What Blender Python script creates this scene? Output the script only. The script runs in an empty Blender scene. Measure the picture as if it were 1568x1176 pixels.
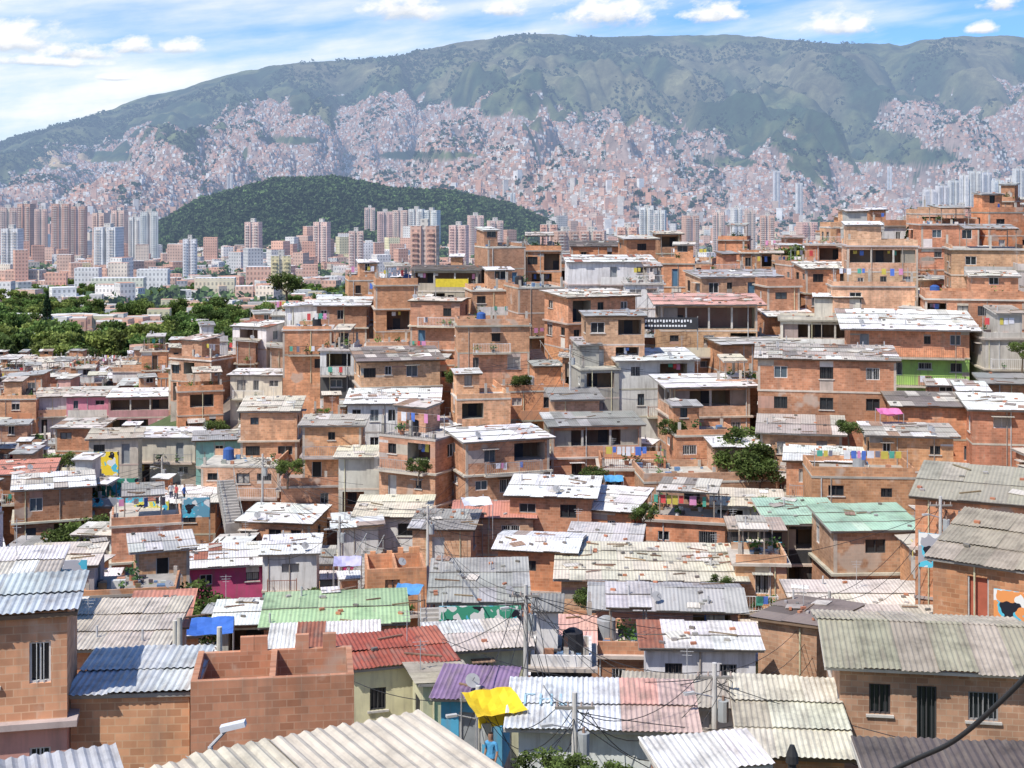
import bpy, math, random, time
import numpy as np
from mathutils import Vector, Matrix
T0=time.time()
scene=bpy.context.scene
F=2154.0; HZ=300.0; UC=784.0      # survey constants: bearing = (u-UC)/F, depression = (v-HZ)/F
R=random.Random(11); NR=np.random.RandomState(5)

# ------------------------------------------------------------------ noise
def vnoise(x,y,seed=0):
    x=np.asarray(x,float); y=np.asarray(y,float)
    xi=np.floor(x).astype(np.int64); yi=np.floor(y).astype(np.int64)
    fx=x-xi; fy=y-yi; fx=fx*fx*(3-2*fx); fy=fy*fy*(3-2*fy)
    def h(a,b):
        n=(a*374761393+b*668265263+seed*1446651)&0x7fffffff
        n=((n^(n>>13))*1274126177)&0x7fffffff
        return ((n^(n>>16))&0xffff)/65535.0
    return (h(xi,yi)*(1-fx)+h(xi+1,yi)*fx)*(1-fy)+(h(xi,yi+1)*(1-fx)+h(xi+1,yi+1)*fx)*fy
def fbm(x,y,o=4,seed=0):
    s=0;a=.5;t=0
    for k in range(o):
        s=s+a*vnoise(x*2**k+17.3*k,y*2**k-9.1*k,seed+k); t+=a; a*=.5
    return s/t
def sstep(a,b,x):
    t=np.clip((x-a)/(b-a),0,1); return t*t*(3-2*t)

# ------------------------------------------------------------------ terrain
US=np.array([0,392,784,1176,1568.])
TAB=[(0,-3,-3,-3,-3,-3),(8,-8,-8,-8,-8,-8),(20,-12,-12,-13,-13,-12),(35,-17,-17,-18,-18,-16),(50,-22,-21,-21,-21,-20),(65,-27,-25,-25,-24,-23),
(85,-30,-28,-28,-27,-25),(105,-31,-29,-28,-26,-22),(125,-31,-27,-25,-22,-17),(145,-31,-24,-20,-17,-11),(165,-32,-21,-16,-12,-8),
(190,-34,-24,-16,-12,-9),(230,-38,-31,-25,-21,-19),(300,-43,-43,-40,-36,-34),(400,-52,-52,-52,-50,-50),(600,-66,-66,-66,-66,-66),
(900,-80,-80,-82,-82,-82),(1300,-92,-92,-94,-94,-94),(2000,-100,-100,-100,-100,-100),(3200,-100,-100,-100,-100,-100)]
RR=np.array([t[0] for t in TAB],float); ZZ=np.array([t[1:] for t in TAB],float)
RID=[(-900,330),(-500,300),(-200,255),(0,215),(60,200),(150,174),(220,148),(270,138),(340,116),(400,103),(460,95),(520,92),(590,88),(650,75),(720,62),(780,55),(850,52),
(900,57),(960,55),(1050,53),(1130,52),(1190,60),(1260,66),(1330,65),(1380,69),(1420,60),(1460,57),(1510,54),(1568,57),(1800,70),(2400,110)]
RU=np.array([a for a,b in RID],float); RV=np.array([b for a,b in RID],float)
def ubear(x,y): return x/np.maximum(y,20)*F+UC
CORR=[]
def terrain(x,y,corr=True):
    x=np.asarray(x,float); y=np.asarray(y,float)
    u=ubear(x,y)
    fi=np.interp(y,RR,np.arange(len(RR))); i0=np.clip(np.floor(fi).astype(int),0,len(RR)-2); f=fi-i0
    fu=np.interp(u,US,np.arange(5)); j0=np.clip(np.floor(fu).astype(int),0,3); g=fu-j0
    z=(ZZ[i0,j0]*(1-g)+ZZ[i0,j0+1]*g)*(1-f)+(ZZ[i0+1,j0]*(1-g)+ZZ[i0+1,j0+1]*g)*f
    z=z+(fbm(x/35,y/35,3,3)-.5)*3*np.clip(y/80,0,1)
    z=z+(fbm(x/150,y/150,2,9)-.5)*18*sstep(350,520,y)*sstep(1300,900,y)
    z=z+(fbm(x/400,y/400,3,8)-.5)*14*sstep(700,1500,y)
    # wooded hill (cerro) in the valley
    hx=(u-240)/(835-240)
    prof=np.interp(hx,[-.05,0,.12,.3,.45,.6,.75,.9,1,1.1],[0,.3,.68,.95,1,.84,.78,.6,.35,0])
    prof=prof*(1+.14*(fbm(u/60,y/300,3,5)-.5))
    hz=prof*128*np.exp(-((y-2650)/420)**2)
    z=z+hz
    # mountains
    Rr=9300+900*(fbm(u/260,u*0+.5,2,21)-.5)
    zr=(HZ-np.interp(u,RU,RV))/F*Rr + 22*(fbm(u/22,u*0,3,4)-.5)
    t=(y-3200)/(Rr-3200); tc=np.clip(t,0,1)
    zm=-100+(zr+100)*tc**1.22
    wx=x+450*(fbm(x/900,y/900,3,31)-.5)
    rid=np.abs(2*fbm(wx/700,y/2300,2,40)-1)*2.2
    rid2=np.abs(2*fbm(wx/300+y/2000,y/800,3,50)-1)*2
    rid3=np.abs(2*fbm(x/130+y/900,y/330,3,55)-1)*2
    amp=4*tc*(1-tc)*(zr+160)/1180
    zm=zm-amp*(330*np.clip(1-rid,0,1)+190*np.clip(1-rid2,0,1)+90*np.clip(1-rid3,0,1))+amp*120
    zm=zm-amp*70*fbm(x/160,y/160,3,60)
    zm=np.where(t>1,zr-(y-Rr)*.35,zm)
    z=np.where(y>3200,zm+(z+100)*sstep(3900,3200,y),z)
    if corr and CORR:
        m=y<330
        if np.any(m):
            xs=np.atleast_1d(x)[np.atleast_1d(m)]; ys=np.atleast_1d(y)[np.atleast_1d(m)]
            sw=np.full(xs.shape,.35); se=np.zeros(xs.shape)
            for (cx,cy,e) in CORR:
                w=np.exp(-((xs-cx)**2+(ys-cy)**2)/(2*6.0**2)); sw+=w; se+=w*e
            z=np.atleast_1d(z).copy(); z[np.atleast_1d(m)]+=se/sw
            if x.ndim==0: z=z[0]
    return z
def Tz(x,y): return float(np.atleast_1d(terrain(np.float64(x),np.float64(y)))[0])

# ------------------------------------------------------------------ node helpers
def nmath(nt,op,a,b=None,c=None,clamp=False):
    n=nt.nodes.new('ShaderNodeMath'); n.operation=op; n.use_clamp=clamp
    for i,s in enumerate((a,b,c)):
        if s is None: continue
        if isinstance(s,(int,float)): n.inputs[i].default_value=s
        else: nt.links.new(s,n.inputs[i])
    return n.outputs[0]
def nmix(nt,f,a,b,blend='MIX'):
    n=nt.nodes.new('ShaderNodeMix'); n.data_type='RGBA'; n.blend_type=blend
    for idx,s in ((0,f),(6,a),(7,b)):
        if isinstance(s,(int,float)): n.inputs[idx].default_value=s
        elif isinstance(s,tuple): n.inputs[idx].default_value=(*s,1) if len(s)==3 else s
        else: nt.links.new(s,n.inputs[idx])
    return n.outputs[2]
def nramp(nt,f,stops):
    n=nt.nodes.new('ShaderNodeValToRGB'); e=n.color_ramp.elements
    while len(e)<len(stops): e.new(.5)
    for k,(p,c) in enumerate(stops):
        e[k].position=p; e[k].color=(c,c,c,1) if isinstance(c,(int,float)) else (*c,1)
    nt.links.new(f,n.inputs[0]); return n.outputs[0]
def nnoise(nt,vec,scale,detail=3,rough=.55,sc3=None):
    if sc3:
        m=nt.nodes.new('ShaderNodeMapping'); m.inputs['Scale'].default_value=sc3; nt.links.new(vec,m.inputs[0]); vec=m.outputs[0]
    n=nt.nodes.new('ShaderNodeTexNoise'); n.inputs['Scale'].default_value=scale; n.inputs['Detail'].default_value=detail; n.inputs['Roughness'].default_value=rough
    nt.links.new(vec,n.inputs['Vector']); return n.outputs['Fac']
def newmat(name):
    m=bpy.data.materials.new(name); m.use_nodes=True; nt=m.node_tree
    b=nt.nodes['Principled BSDF']; b.inputs['Roughness'].default_value=.88
    b.inputs['Specular IOR Level'].default_value=.25
    return m,nt,b
def colattr(nt):
    a=nt.nodes.new('ShaderNodeAttribute'); a.attribute_name='Col'; return a.outputs['Color']
def uvn(nt):
    t=nt.nodes.new('ShaderNodeTexCoord'); return t.outputs['UV'],t.outputs['Object']
def posn(nt): return nt.nodes.new('ShaderNodeNewGeometry').outputs['Position']
def bump(nt,b,h,strength=.5,dist=.02):
    n=nt.nodes.new('ShaderNodeBump'); n.inputs['Strength'].default_value=strength; n.inputs['Distance'].default_value=dist
    nt.links.new(h,n.inputs['Height']); nt.links.new(n.outputs[0],b.inputs['Normal'])
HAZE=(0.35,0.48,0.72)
def haze(nt,b,L=12000.,gain=1.0):  # airlight painted into the surface: emission mixed in by distance from the origin
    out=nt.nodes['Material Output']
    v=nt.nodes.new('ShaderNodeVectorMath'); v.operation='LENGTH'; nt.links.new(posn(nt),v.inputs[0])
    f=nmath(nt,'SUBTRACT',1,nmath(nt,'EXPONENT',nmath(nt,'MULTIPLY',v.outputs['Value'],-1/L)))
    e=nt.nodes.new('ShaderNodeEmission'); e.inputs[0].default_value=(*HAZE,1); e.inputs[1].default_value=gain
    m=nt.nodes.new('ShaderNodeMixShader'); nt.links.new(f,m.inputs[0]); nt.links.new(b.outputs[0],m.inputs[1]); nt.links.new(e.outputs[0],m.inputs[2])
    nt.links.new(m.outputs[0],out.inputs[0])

MATS={}
def mk():
    m,nt,b=newmat('clay_brick'); uv,ob=uvn(nt); c=colattr(nt); P=posn(nt)
    br=nt.nodes.new('ShaderNodeTexBrick'); br.inputs['Scale'].default_value=1
    br.inputs['Brick Width'].default_value=.36; br.inputs['Row Height'].default_value=.19; br.inputs['Mortar Size'].default_value=.013
    br.inputs['Color1'].default_value=(1.12,1.09,1.05,1); br.inputs['Color2'].default_value=(.76,.70,.66,1); br.inputs['Mortar'].default_value=(1.0,1.18,1.25,1)
    nt.links.new(uv,br.inputs['Vector'])
    base=nmix(nt,1.0,c,br.outputs[0],'MULTIPLY')
    s=nramp(nt,nnoise(nt,P,.45,5,.65),[(.3,.66),(.55,1.03),(.75,1.25)])
    base=nmix(nt,1.0,base,s,'MULTIPLY')
    s2=nramp(nt,nnoise(nt,P,1.0,4,.6,(2.2,2.2,.35)),[(.44,0.0),(.78,.6)])
    base=nmix(nt,s2,base,(.27,.18,.13))
    s3=nramp(nt,nnoise(nt,P,.9,4,.65),[(.60,0.0),(.70,.5)])
    base=nmix(nt,s3,base,(.60,.46,.35))
    s4=nramp(nt,nnoise(nt,P,.33,3,.5),[(.66,0.0),(.69,.6)])
    base=nmix(nt,s4,base,(.48,.42,.36))
    nt.links.new(base,b.inputs['Base Color']); bump(nt,b,br.outputs['Fac'],-.6,.02); MATS['brick']=m
    m,nt,b=newmat('painted_plaster'); c=colattr(nt); P=posn(nt)
    s=nramp(nt,nnoise(nt,P,.6,5,.65),[(.28,.72),(.6,1.0)]); base=nmix(nt,1.0,c,s,'MULTIPLY')
    s2=nramp(nt,nnoise(nt,P,1.2,4,.6,(2.6,2.6,.3)),[(.48,0.0),(.78,.6)]); base=nmix(nt,s2,base,(.22,.19,.16))
    nt.links.new(base,b.inputs['Base Color']); MATS['plaster']=m
    m,nt,b=newmat('concrete'); c=colattr(nt); P=posn(nt)
    s=nramp(nt,nnoise(nt,P,.9,6,.7),[(.28,.55),(.5,.9),(.75,1.12)]); base=nmix(nt,1.0,c,s,'MULTIPLY')
    nt.links.new(base,b.inputs['Base Color']); MATS['conc']=m
    m,nt,b=newmat('corrugated_sheet'); uv,ob=uvn(nt); c=colattr(nt); P=posn(nt)
    sp=nt.nodes.new('ShaderNodeSeparateXYZ'); nt.links.new(uv,sp.inputs[0])
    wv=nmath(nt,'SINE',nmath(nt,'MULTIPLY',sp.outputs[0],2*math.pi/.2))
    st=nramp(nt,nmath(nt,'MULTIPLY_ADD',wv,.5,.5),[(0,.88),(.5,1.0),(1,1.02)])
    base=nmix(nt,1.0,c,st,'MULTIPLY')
    s=nramp(nt,nnoise(nt,P,.55,7,.72),[(.3,.55),(.5,.97),(.75,1.14)]); base=nmix(nt,1.0,base,s,'MULTIPLY')
    sr=nramp(nt,nnoise(nt,uv,1.0,5,.7,(2.6,.42,1)),[(.56,0.0),(.76,.55)]); base=nmix(nt,sr,base,(.28,.22,.17))
    sr=nramp(nt,nnoise(nt,P,3.1,3,.7),[(.60,0.0),(.74,.6)]); base=nmix(nt,sr,base,(.14,.12,.11))
    nt.links.new(base,b.inputs['Base Color']); b.inputs['Roughness'].default_value=.7; bump(nt,b,wv,.4,.03); MATS['sheet']=m
    m,nt,b=newmat('fibre_cement_sheet'); uv,ob=uvn(nt); c=colattr(nt); P=posn(nt)
    s=nramp(nt,nnoise(nt,P,1.1,6,.7),[(.3,.5),(.52,.9),(.75,1.05)]); base=nmix(nt,1.0,c,s,'MULTIPLY')
    sr=nramp(nt,nnoise(nt,uv,1.0,5,.7,(3.0,.5,1)),[(.48,0.0),(.72,.65)]); base=nmix(nt,sr,base,(.24,.20,.16))
    nt.links.new(base,b.inputs['Base Color']); b.inputs['Roughness'].default_value=.75; MATS['corr']=m
    m,nt,b=newmat('window_glass'); c=colattr(nt); nt.links.new(c,b.inputs['Base Color']); b.inputs['Roughness'].default_value=.15; b.inputs['Specular IOR Level'].default_value=.5; MATS['glass']=m
    m,nt,b=newmat('paint'); c=colattr(nt); s=nramp(nt,nnoise(nt,posn(nt),2.5,4),[(.3,.8),(.6,1.0)]); nt.links.new(nmix(nt,1.0,c,s,'MULTIPLY'),b.inputs['Base Color']); b.inputs['Roughness'].default_value=.6; MATS['paint']=m
    m,nt,b=newmat('foliage'); c=colattr(nt); s=nramp(nt,nnoise(nt,posn(nt),.09,4),[(.3,.7),(.7,1.5)]); nt.links.new(nmix(nt,1.0,c,s,'MULTIPLY'),b.inputs['Base Color']); b.inputs['Roughness'].default_value=.7
    tr=nt.nodes.new('ShaderNodeBsdfTranslucent'); nt.links.new(c,tr.inputs[0]); mx=nt.nodes.new('ShaderNodeMixShader'); mx.inputs[0].default_value=.35
    nt.links.new(b.outputs[0],mx.inputs[1]); nt.links.new(tr.outputs[0],mx.inputs[2]); nt.links.new(mx.outputs[0],nt.nodes['Material Output'].inputs[0]); MATS['leaf']=m
    m,nt,b=newmat('bark'); c=colattr(nt); s=nramp(nt,nnoise(nt,posn(nt),3,5),[(.3,.6),(.7,1.1)]); nt.links.new(nmix(nt,1.0,c,s,'MULTIPLY'),b.inputs['Base Color']); MATS['bark']=m
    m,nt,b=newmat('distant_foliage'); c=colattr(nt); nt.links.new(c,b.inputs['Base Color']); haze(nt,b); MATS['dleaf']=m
    m,nt,b=newmat('hillside_ground'); c=colattr(nt); P=posn(nt)
    s=nramp(nt,nnoise(nt,P,.35,6,.7),[(.3,.6),(.7,1.3)]); base=nmix(nt,1.0,c,s,'MULTIPLY')
    s=nramp(nt,nnoise(nt,P,.12,5,.7),[(.52,0.0),(.6,.8)]); base=nmix(nt,s,base,(.07,.10,.035))
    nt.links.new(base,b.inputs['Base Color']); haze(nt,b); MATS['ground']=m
    m,nt,b=newmat('mountain_slope'); c=colattr(nt); P=posn(nt)
    s=nramp(nt,nnoise(nt,P,.014,8,.72),[(.3,.45),(.5,1.0),(.7,1.45)]); base=nmix(nt,1.0,c,s,'MULTIPLY')
    s=nramp(nt,nnoise(nt,P,.004,6,.65),[(.35,.7),(.65,1.3)]); base=nmix(nt,1.0,base,s,'MULTIPLY')
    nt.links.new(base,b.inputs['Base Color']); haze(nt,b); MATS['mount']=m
    m,nt,b=newmat('city_facade'); uv,ob=uvn(nt); c=colattr(nt)
    sp=nt.nodes.new('ShaderNodeSeparateXYZ'); nt.links.new(uv,sp.inputs[0])
    fu=nmath(nt,'FRACT',nmath(nt,'DIVIDE',sp.outputs[0],3.1)); fv=nmath(nt,'FRACT',nmath(nt,'DIVIDE',sp.outputs[1],2.9))
    wu=nmath(nt,'MULTIPLY',nmath(nt,'GREATER_THAN',fu,.28),nmath(nt,'LESS_THAN',fu,.74)); wv=nmath(nt,'MULTIPLY',nmath(nt,'GREATER_THAN',fv,.32),nmath(nt,'LESS_THAN',fv,.8))
    w=nmath(nt,'MULTIPLY',nmath(nt,'MULTIPLY',wu,wv),.55)
    fl=nmath(nt,'LESS_THAN',fv,.1)
    base=nmix(nt,nmath(nt,'MULTIPLY',fl,.5),c,(.6,.56,.5))
    base=nmix(nt,w,base,(.06,.065,.08))
    s=nramp(nt,nnoise(nt,posn(nt),.06,4),[(.3,.8),(.7,1.15)]); base=nmix(nt,1.0,base,s,'MULTIPLY')
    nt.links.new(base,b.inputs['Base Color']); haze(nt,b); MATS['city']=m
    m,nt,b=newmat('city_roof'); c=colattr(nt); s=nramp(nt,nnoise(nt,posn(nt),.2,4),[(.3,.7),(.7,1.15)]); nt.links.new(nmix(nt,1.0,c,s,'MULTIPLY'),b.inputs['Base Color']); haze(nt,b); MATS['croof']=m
    m,nt,b=newmat('mural_paint'); uv,ob=uvn(nt); c=colattr(nt)
    vo=nt.nodes.new('ShaderNodeTexVoronoi'); vo.inputs['Scale'].default_value=2.0
    wn=nt.nodes.new('ShaderNodeTexNoise'); wn.inputs['Scale'].default_value=1.2; nt.links.new(uv,wn.inputs[0])
    vm=nt.nodes.new('ShaderNodeVectorMath'); vm.operation='MULTIPLY_ADD'; vm.inputs[1].default_value=(1.1,1.1,1.1); nt.links.new(wn.outputs['Color'],vm.inputs[0]); nt.links.new(uv,vm.inputs[2]); nt.links.new(vm.outputs[0],vo.inputs['Vector'])
    sp=nt.nodes.new('ShaderNodeSeparateXYZ'); nt.links.new(vo.outputs['Color'],sp.inputs[0])
    a=nmix(nt,nmath(nt,'GREATER_THAN',sp.outputs[0],.66),c,(.75,.75,.72)); a=nmix(nt,nmath(nt,'GREATER_THAN',sp.outputs[1],.80),a,(.02,.02,.03)); a=nmix(nt,nmath(nt,'GREATER_THAN',sp.outputs[2],.84),a,(.1,.5,.65))
    a=nmix(nt,nmath(nt,'LESS_THAN',vo.outputs['Distance'],.12),a,(.7,.7,.68))
    nt.links.new(a,b.inputs['Base Color']); MATS['mural']=m
mk()

# ------------------------------------------------------------------ mesh builder
class MB:
    def __init__(s): s.V=[];s.F=[];s.M=[];s.C=[];s.U=[]
    def poly(s,P,uv,m,c):
        n=len(s.V); s.V.extend(P); s.F.append(tuple(range(n,n+len(P)))); s.M.append(m); s.C.append(c); s.U.extend(uv)
    def obox(s,o,a,b,c3,m,col):
        o=Vector(o);a=Vector(a);b=Vector(b);c3=Vector(c3); la,lb,lc=a.length,b.length,c3.length
        p=lambda i,j,k: tuple(o+a*i+b*j+c3*k)
        s.poly([p(0,0,0),p(1,0,0),p(1,0,1),p(0,0,1)],[(0,0),(la,0),(la,lc),(0,lc)],m,col)
        s.poly([p(1,1,0),p(0,1,0),p(0,1,1),p(1,1,1)],[(0,0),(la,0),(la,lc),(0,lc)],m,col)
        s.poly([p(0,1,0),p(0,0,0),p(0,0,1),p(0,1,1)],[(0,0),(lb,0),(lb,lc),(0,lc)],m,col)
        s.poly([p(1,0,0),p(1,1,0),p(1,1,1),p(1,0,1)],[(0,0),(lb,0),(lb,lc),(0,lc)],m,col)
        s.poly([p(0,0,1),p(1,0,1),p(1,1,1),p(0,1,1)],[(0,0),(la,0),(la,lb),(0,lb)],m,col)
        s.poly([p(0,1,0),p(1,1,0),p(1,0,0),p(0,0,0)],[(0,0),(la,0),(la,lb),(0,lb)],m,col)
    def box(s,x0,x1,y0,y1,z0,z1,m,c): s.obox((x0,y0,z0),(x1-x0,0,0),(0,y1-y0,0),(0,0,z1-z0),m,c)
    def cyl(s,p0,p1,r0,r1,n,m,c,cap=True):
        p0=Vector(p0);p1=Vector(p1);d=(p1-p0).normalized(); q=d.orthogonal().normalized(); w=d.cross(q); L=(p1-p0).length
        A=[];B=[]
        for i in range(n):
            t=2*math.pi*i/n; e=q*math.cos(t)+w*math.sin(t); A.append(tuple(p0+e*r0)); B.append(tuple(p1+e*r1))
        for i in range(n):
            j=(i+1)%n; s.poly([A[i],A[j],B[j],B[i]],[(i*.1,0),(i*.1+.1,0),(i*.1+.1,L),(i*.1,L)],m,c)
        if cap: s.poly(B,[(0,0)]*n,m,c); s.poly(A[::-1],[(0,0)]*n,m,c)
    def build(s,name,parent=None,loc=None,yaw=0):
        if not s.F: return None
        me=bpy.data.meshes.new(name); me.from_pydata(s.V,[],s.F)
        used=sorted(set(s.M)); idx={k:i for i,k in enumerate(used)}
        for k in used: me.materials.append(MATS[k])
        me.polygons.foreach_set('material_index',[idx[k] for k in s.M])
        uv=me.uv_layers.new(name='UVMap'); uv.data.foreach_set('uv',np.array(s.U,dtype=np.float32).ravel())
        ca=me.color_attributes.new('Col','FLOAT_COLOR','CORNER')
        cnt=np.array([len(f) for f in s.F]); C=np.ones((len(s.F),4),dtype=np.float32); C[:,:3]=np.array(s.C)
        ca.data.foreach_set('color',np.repeat(C,cnt,axis=0).ravel())
        o=bpy.data.objects.new(name,me); scene.collection.objects.link(o)
        if parent: o.parent=parent
        if loc is not None: o.location=loc; o.rotation_euler=(0,0,yaw)
        return o
def np_mesh(name,V,Fq,C,mats,mi=None,uv=None,smooth=False,vcol=None):
    me=bpy.data.meshes.new(name); me.from_pydata(V,[],Fq.tolist())
    for k in mats: me.materials.append(MATS[k])
    if mi is not None: me.polygons.foreach_set('material_index',mi.astype(np.int32))
    if uv is not None: me.uv_layers.new(name='UVMap').data.foreach_set('uv',uv.astype(np.float32).ravel())
    if vcol is not None:
        ca=me.color_attributes.new('Col','FLOAT_COLOR','POINT'); c4=np.ones((len(V),4),np.float32); c4[:,:3]=vcol; ca.data.foreach_set('color',c4.ravel())
    else:
        ca=me.color_attributes.new('Col','FLOAT_COLOR','CORNER'); c4=np.ones((len(Fq),4),np.float32); c4[:,:3]=C; ca.data.foreach_set('color',np.repeat(c4,4,axis=0).ravel())
    if smooth: me.polygons.foreach_set('use_smooth',np.ones(len(Fq),bool))
    o=bpy.data.objects.new(name,me); scene.collection.objects.link(o); return o

# ------------------------------------------------------------------ houses
def jit(c,a=.06,rng=R):
    k=1+rng.uniform(-a*1.6,a*1.6); return tuple(max(.01,min(.92,x*k*(1+rng.uniform(-a,a)*.5))) for x in c)
def pal(name,rng):
    q=rng.random()
    if name=='white': base=(.84,.82,.79) if q<.8 else ((.64,.61,.57) if q<.95 else (.45,.36,.3))
    elif name=='grey': base=(.44,.43,.41) if q<.6 else ((.33,.32,.30) if q<.85 else (.62,.6,.57))
    elif name=='beige': base=(.68,.61,.49) if q<.7 else ((.56,.49,.38) if q<.9 else (.76,.70,.6))
    elif name=='old': base=(.66,.61,.53) if q<.42 else ((.48,.44,.38) if q<.68 else ((.38,.25,.18) if q<.76 else ((.82,.79,.74) if q<.92 else (.27,.24,.21))))
    elif name=='cream': base=(.70,.64,.50) if q<.8 else (.58,.52,.40)
    elif name=='weather': base=(.60,.54,.44) if q<.6 else ((.50,.44,.36) if q<.85 else (.66,.60,.5))
    elif name=='green': base=(.40,.53,.31) if q<.8 else (.46,.60,.40)
    elif name=='mint': base=(.42,.60,.44) if q<.85 else (.55,.66,.52)
    elif name=='salmon': base=(.62,.27,.19) if q<.8 else (.56,.3,.23)
    elif name=='pink': base=(.70,.40,.33) if q<.8 else (.7,.5,.43)
    elif name=='red': base=(.38,.10,.065) if q<.8 else (.44,.15,.1)
    elif name=='rustwhite': base=(.80,.76,.71) if q<.75 else (.36,.14,.09)
    elif name=='dark': base=(.16,.13,.115) if q<.7 else (.26,.21,.18)
    elif name=='bluegrey': base=(.52,.54,.56) if q<.7 else (.64,.66,.68)
    elif name=='tan': base=(.48,.43,.34) if q<.65 else (.39,.35,.27)
    elif name=='purple': base=(.28,.18,.3)
    else: base=(.6,.58,.55)
    return jit(base,.05,rng)
BRK=[(.66,.33,.185),(.70,.39,.235),(.58,.28,.165),(.70,.42,.27),(.60,.31,.185),(.50,.25,.15),(.67,.33,.18),(.64,.38,.24),(.52,.29,.19),(.66,.30,.16)]
PLA=[(.78,.76,.72),(.72,.68,.6),(.8,.79,.77),(.66,.62,.56),(.74,.68,.52),(.8,.79,.77),(.66,.4,.34),(.6,.66,.7),(.74,.73,.7),(.5,.48,.45),(.7,.6,.5)]
CLO=[(.7,.1,.1),(.1,.2,.6),(.8,.8,.8),(.6,.5,.1),(.1,.4,.3),(.7,.3,.5),(.75,.75,.8),(.2,.2,.25)]
def facade(mb,ox,oy,dx,dy,W,z0,z1,ops,m,c,rng,near=False,patch=False):
    xs=sorted({0.0,W}|{o[0] for o in ops}|{o[1] for o in ops}); zs=sorted({z0,z1}|{o[2] for o in ops}|{o[3] for o in ops})
    nx,ny=dy,-dx
    def P(x,z,k=0): return (ox+dx*x-nx*k,oy+dy*x-ny*k,z)
    for i in range(len(xs)-1):
        for j in range(len(zs)-1):
            a,b,e,f=xs[i],xs[i+1],zs[j],zs[j+1]
            if b-a<1e-5 or f-e<1e-5: continue
            cx,cz=(a+b)/2,(e+f)/2
            if any(o[0]<cx<o[1] and o[2]<cz<o[3] for o in ops): continue
            mm,cc=m,c
            if patch and rng.random()<.10 and .3<b-a<1.5 and f-e<1.5 and not near: mm,cc='plaster',jit(rng.choice([(.55,.48,.4),(.45,.4,.35),(.7,.66,.6),(.5,.3,.22)]),.08,rng)
            mb.poly([P(a,e),P(b,e),P(b,f),P(a,f)],[(a,e),(b,e),(b,f),(a,f)],mm,cc)
    for o in ops:
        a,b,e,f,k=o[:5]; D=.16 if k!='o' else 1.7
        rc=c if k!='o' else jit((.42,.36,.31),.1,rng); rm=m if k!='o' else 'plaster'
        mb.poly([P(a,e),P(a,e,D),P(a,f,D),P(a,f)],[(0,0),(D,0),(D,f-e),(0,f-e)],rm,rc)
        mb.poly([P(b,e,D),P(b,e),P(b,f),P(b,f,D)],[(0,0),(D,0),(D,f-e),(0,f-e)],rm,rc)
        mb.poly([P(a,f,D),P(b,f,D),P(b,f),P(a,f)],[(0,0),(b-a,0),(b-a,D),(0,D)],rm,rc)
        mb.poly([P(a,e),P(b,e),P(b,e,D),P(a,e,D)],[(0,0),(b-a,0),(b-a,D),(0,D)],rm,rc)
        def bar(x0,x1,y0,y1,col,k0,k1,mm='paint'):
            p=P(x0,y0,k1); mb.obox(p,(dx*(x1-x0),dy*(x1-x0),0),(-nx*(k0-k1),-ny*(k0-k1),0),(0,0,y1-y0),mm,col)
        if k=='w':
            g=rng.random(); gc=(.03,.035,.04) if g<.7 else ((.10,.13,.15) if g<.85 else (.45,.42,.38))
            mb.poly([P(a,e,D),P(b,e,D),P(b,f,D),P(a,f,D)],[(0,0),(1,0),(1,1),(0,1)],'glass',gc)
            fc=rng.choice([(.7,.7,.68),(.75,.74,.72),(.08,.07,.07),(.3,.3,.3),(.08,.08,.08)]); t=.05
            bar(a,b,e,e+t,fc,.12,.05); bar(a,b,f-t,f,fc,.12,.05); bar(a,a+t,e+t,f-t,fc,.12,.05); bar(b-t,b,e+t,f-t,fc,.12,.05)
            xm=(a+b)/2; bar(xm-t*.4,xm+t*.4,e+t,f-t,fc,.12,.06)
            if near or rng.random()<.4:
                n=int((b-a)/.14)
                for q in range(1,n): bar(a+q*(b-a)/n-.009,a+q*(b-a)/n+.009,e,f,fc,.03,.01)
            if rng.random()<.4: bar(a-.1,b+.1,e-.08,e-.005,(.6,.57,.52),.0,-.08,'conc')
            if rng.random()<.12: bar(a-.2,b+.2,f+.06,f+.10,pal('old',rng),.0,-.5,'sheet')
        elif k=='d':
            dc=rng.choice([(.10,.06,.04),(.3,.32,.33),(.06,.06,.07),(.45,.13,.08),(.1,.2,.3),(.65,.63,.6),(.03,.03,.03)])
            mb.poly([P(a,e,D),P(b,e,D),P(b,f,D),P(a,f,D)],[(0,0),(1,0),(1,1),(0,1)],'paint',dc)
            bar(a,a+.06,e,f,(.5,.5,.48),.1,.04); bar(b-.06,b,e,f,(.5,.5,.48),.1,.04)
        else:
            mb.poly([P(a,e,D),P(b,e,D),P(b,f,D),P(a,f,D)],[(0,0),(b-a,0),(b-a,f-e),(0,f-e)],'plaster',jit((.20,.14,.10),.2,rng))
            xm=a+(b-a)*rng.uniform(.15,.7); bar(xm,min(xm+.8,b-.05),e,min(f-.1,e+1.2),(.05,.05,.06),D-.02,D-.06)
            n=max(1,int((b-a)/2.2))
            for q in range(1,n): xx=a+q*(b-a)/n; bar(xx-.09,xx+.09,e,f,(.6,.56,.5),.2,.02,'conc')
            if rng.random()<.3:
                for q in range(rng.randint(2,5)):
                    xx=rng.uniform(a+.1,b-.5); bar(xx,xx+rng.uniform(.25,.45),f-rng.uniform(.4,.8),f-.12,rng.choice(CLO),.62,.60)
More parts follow.
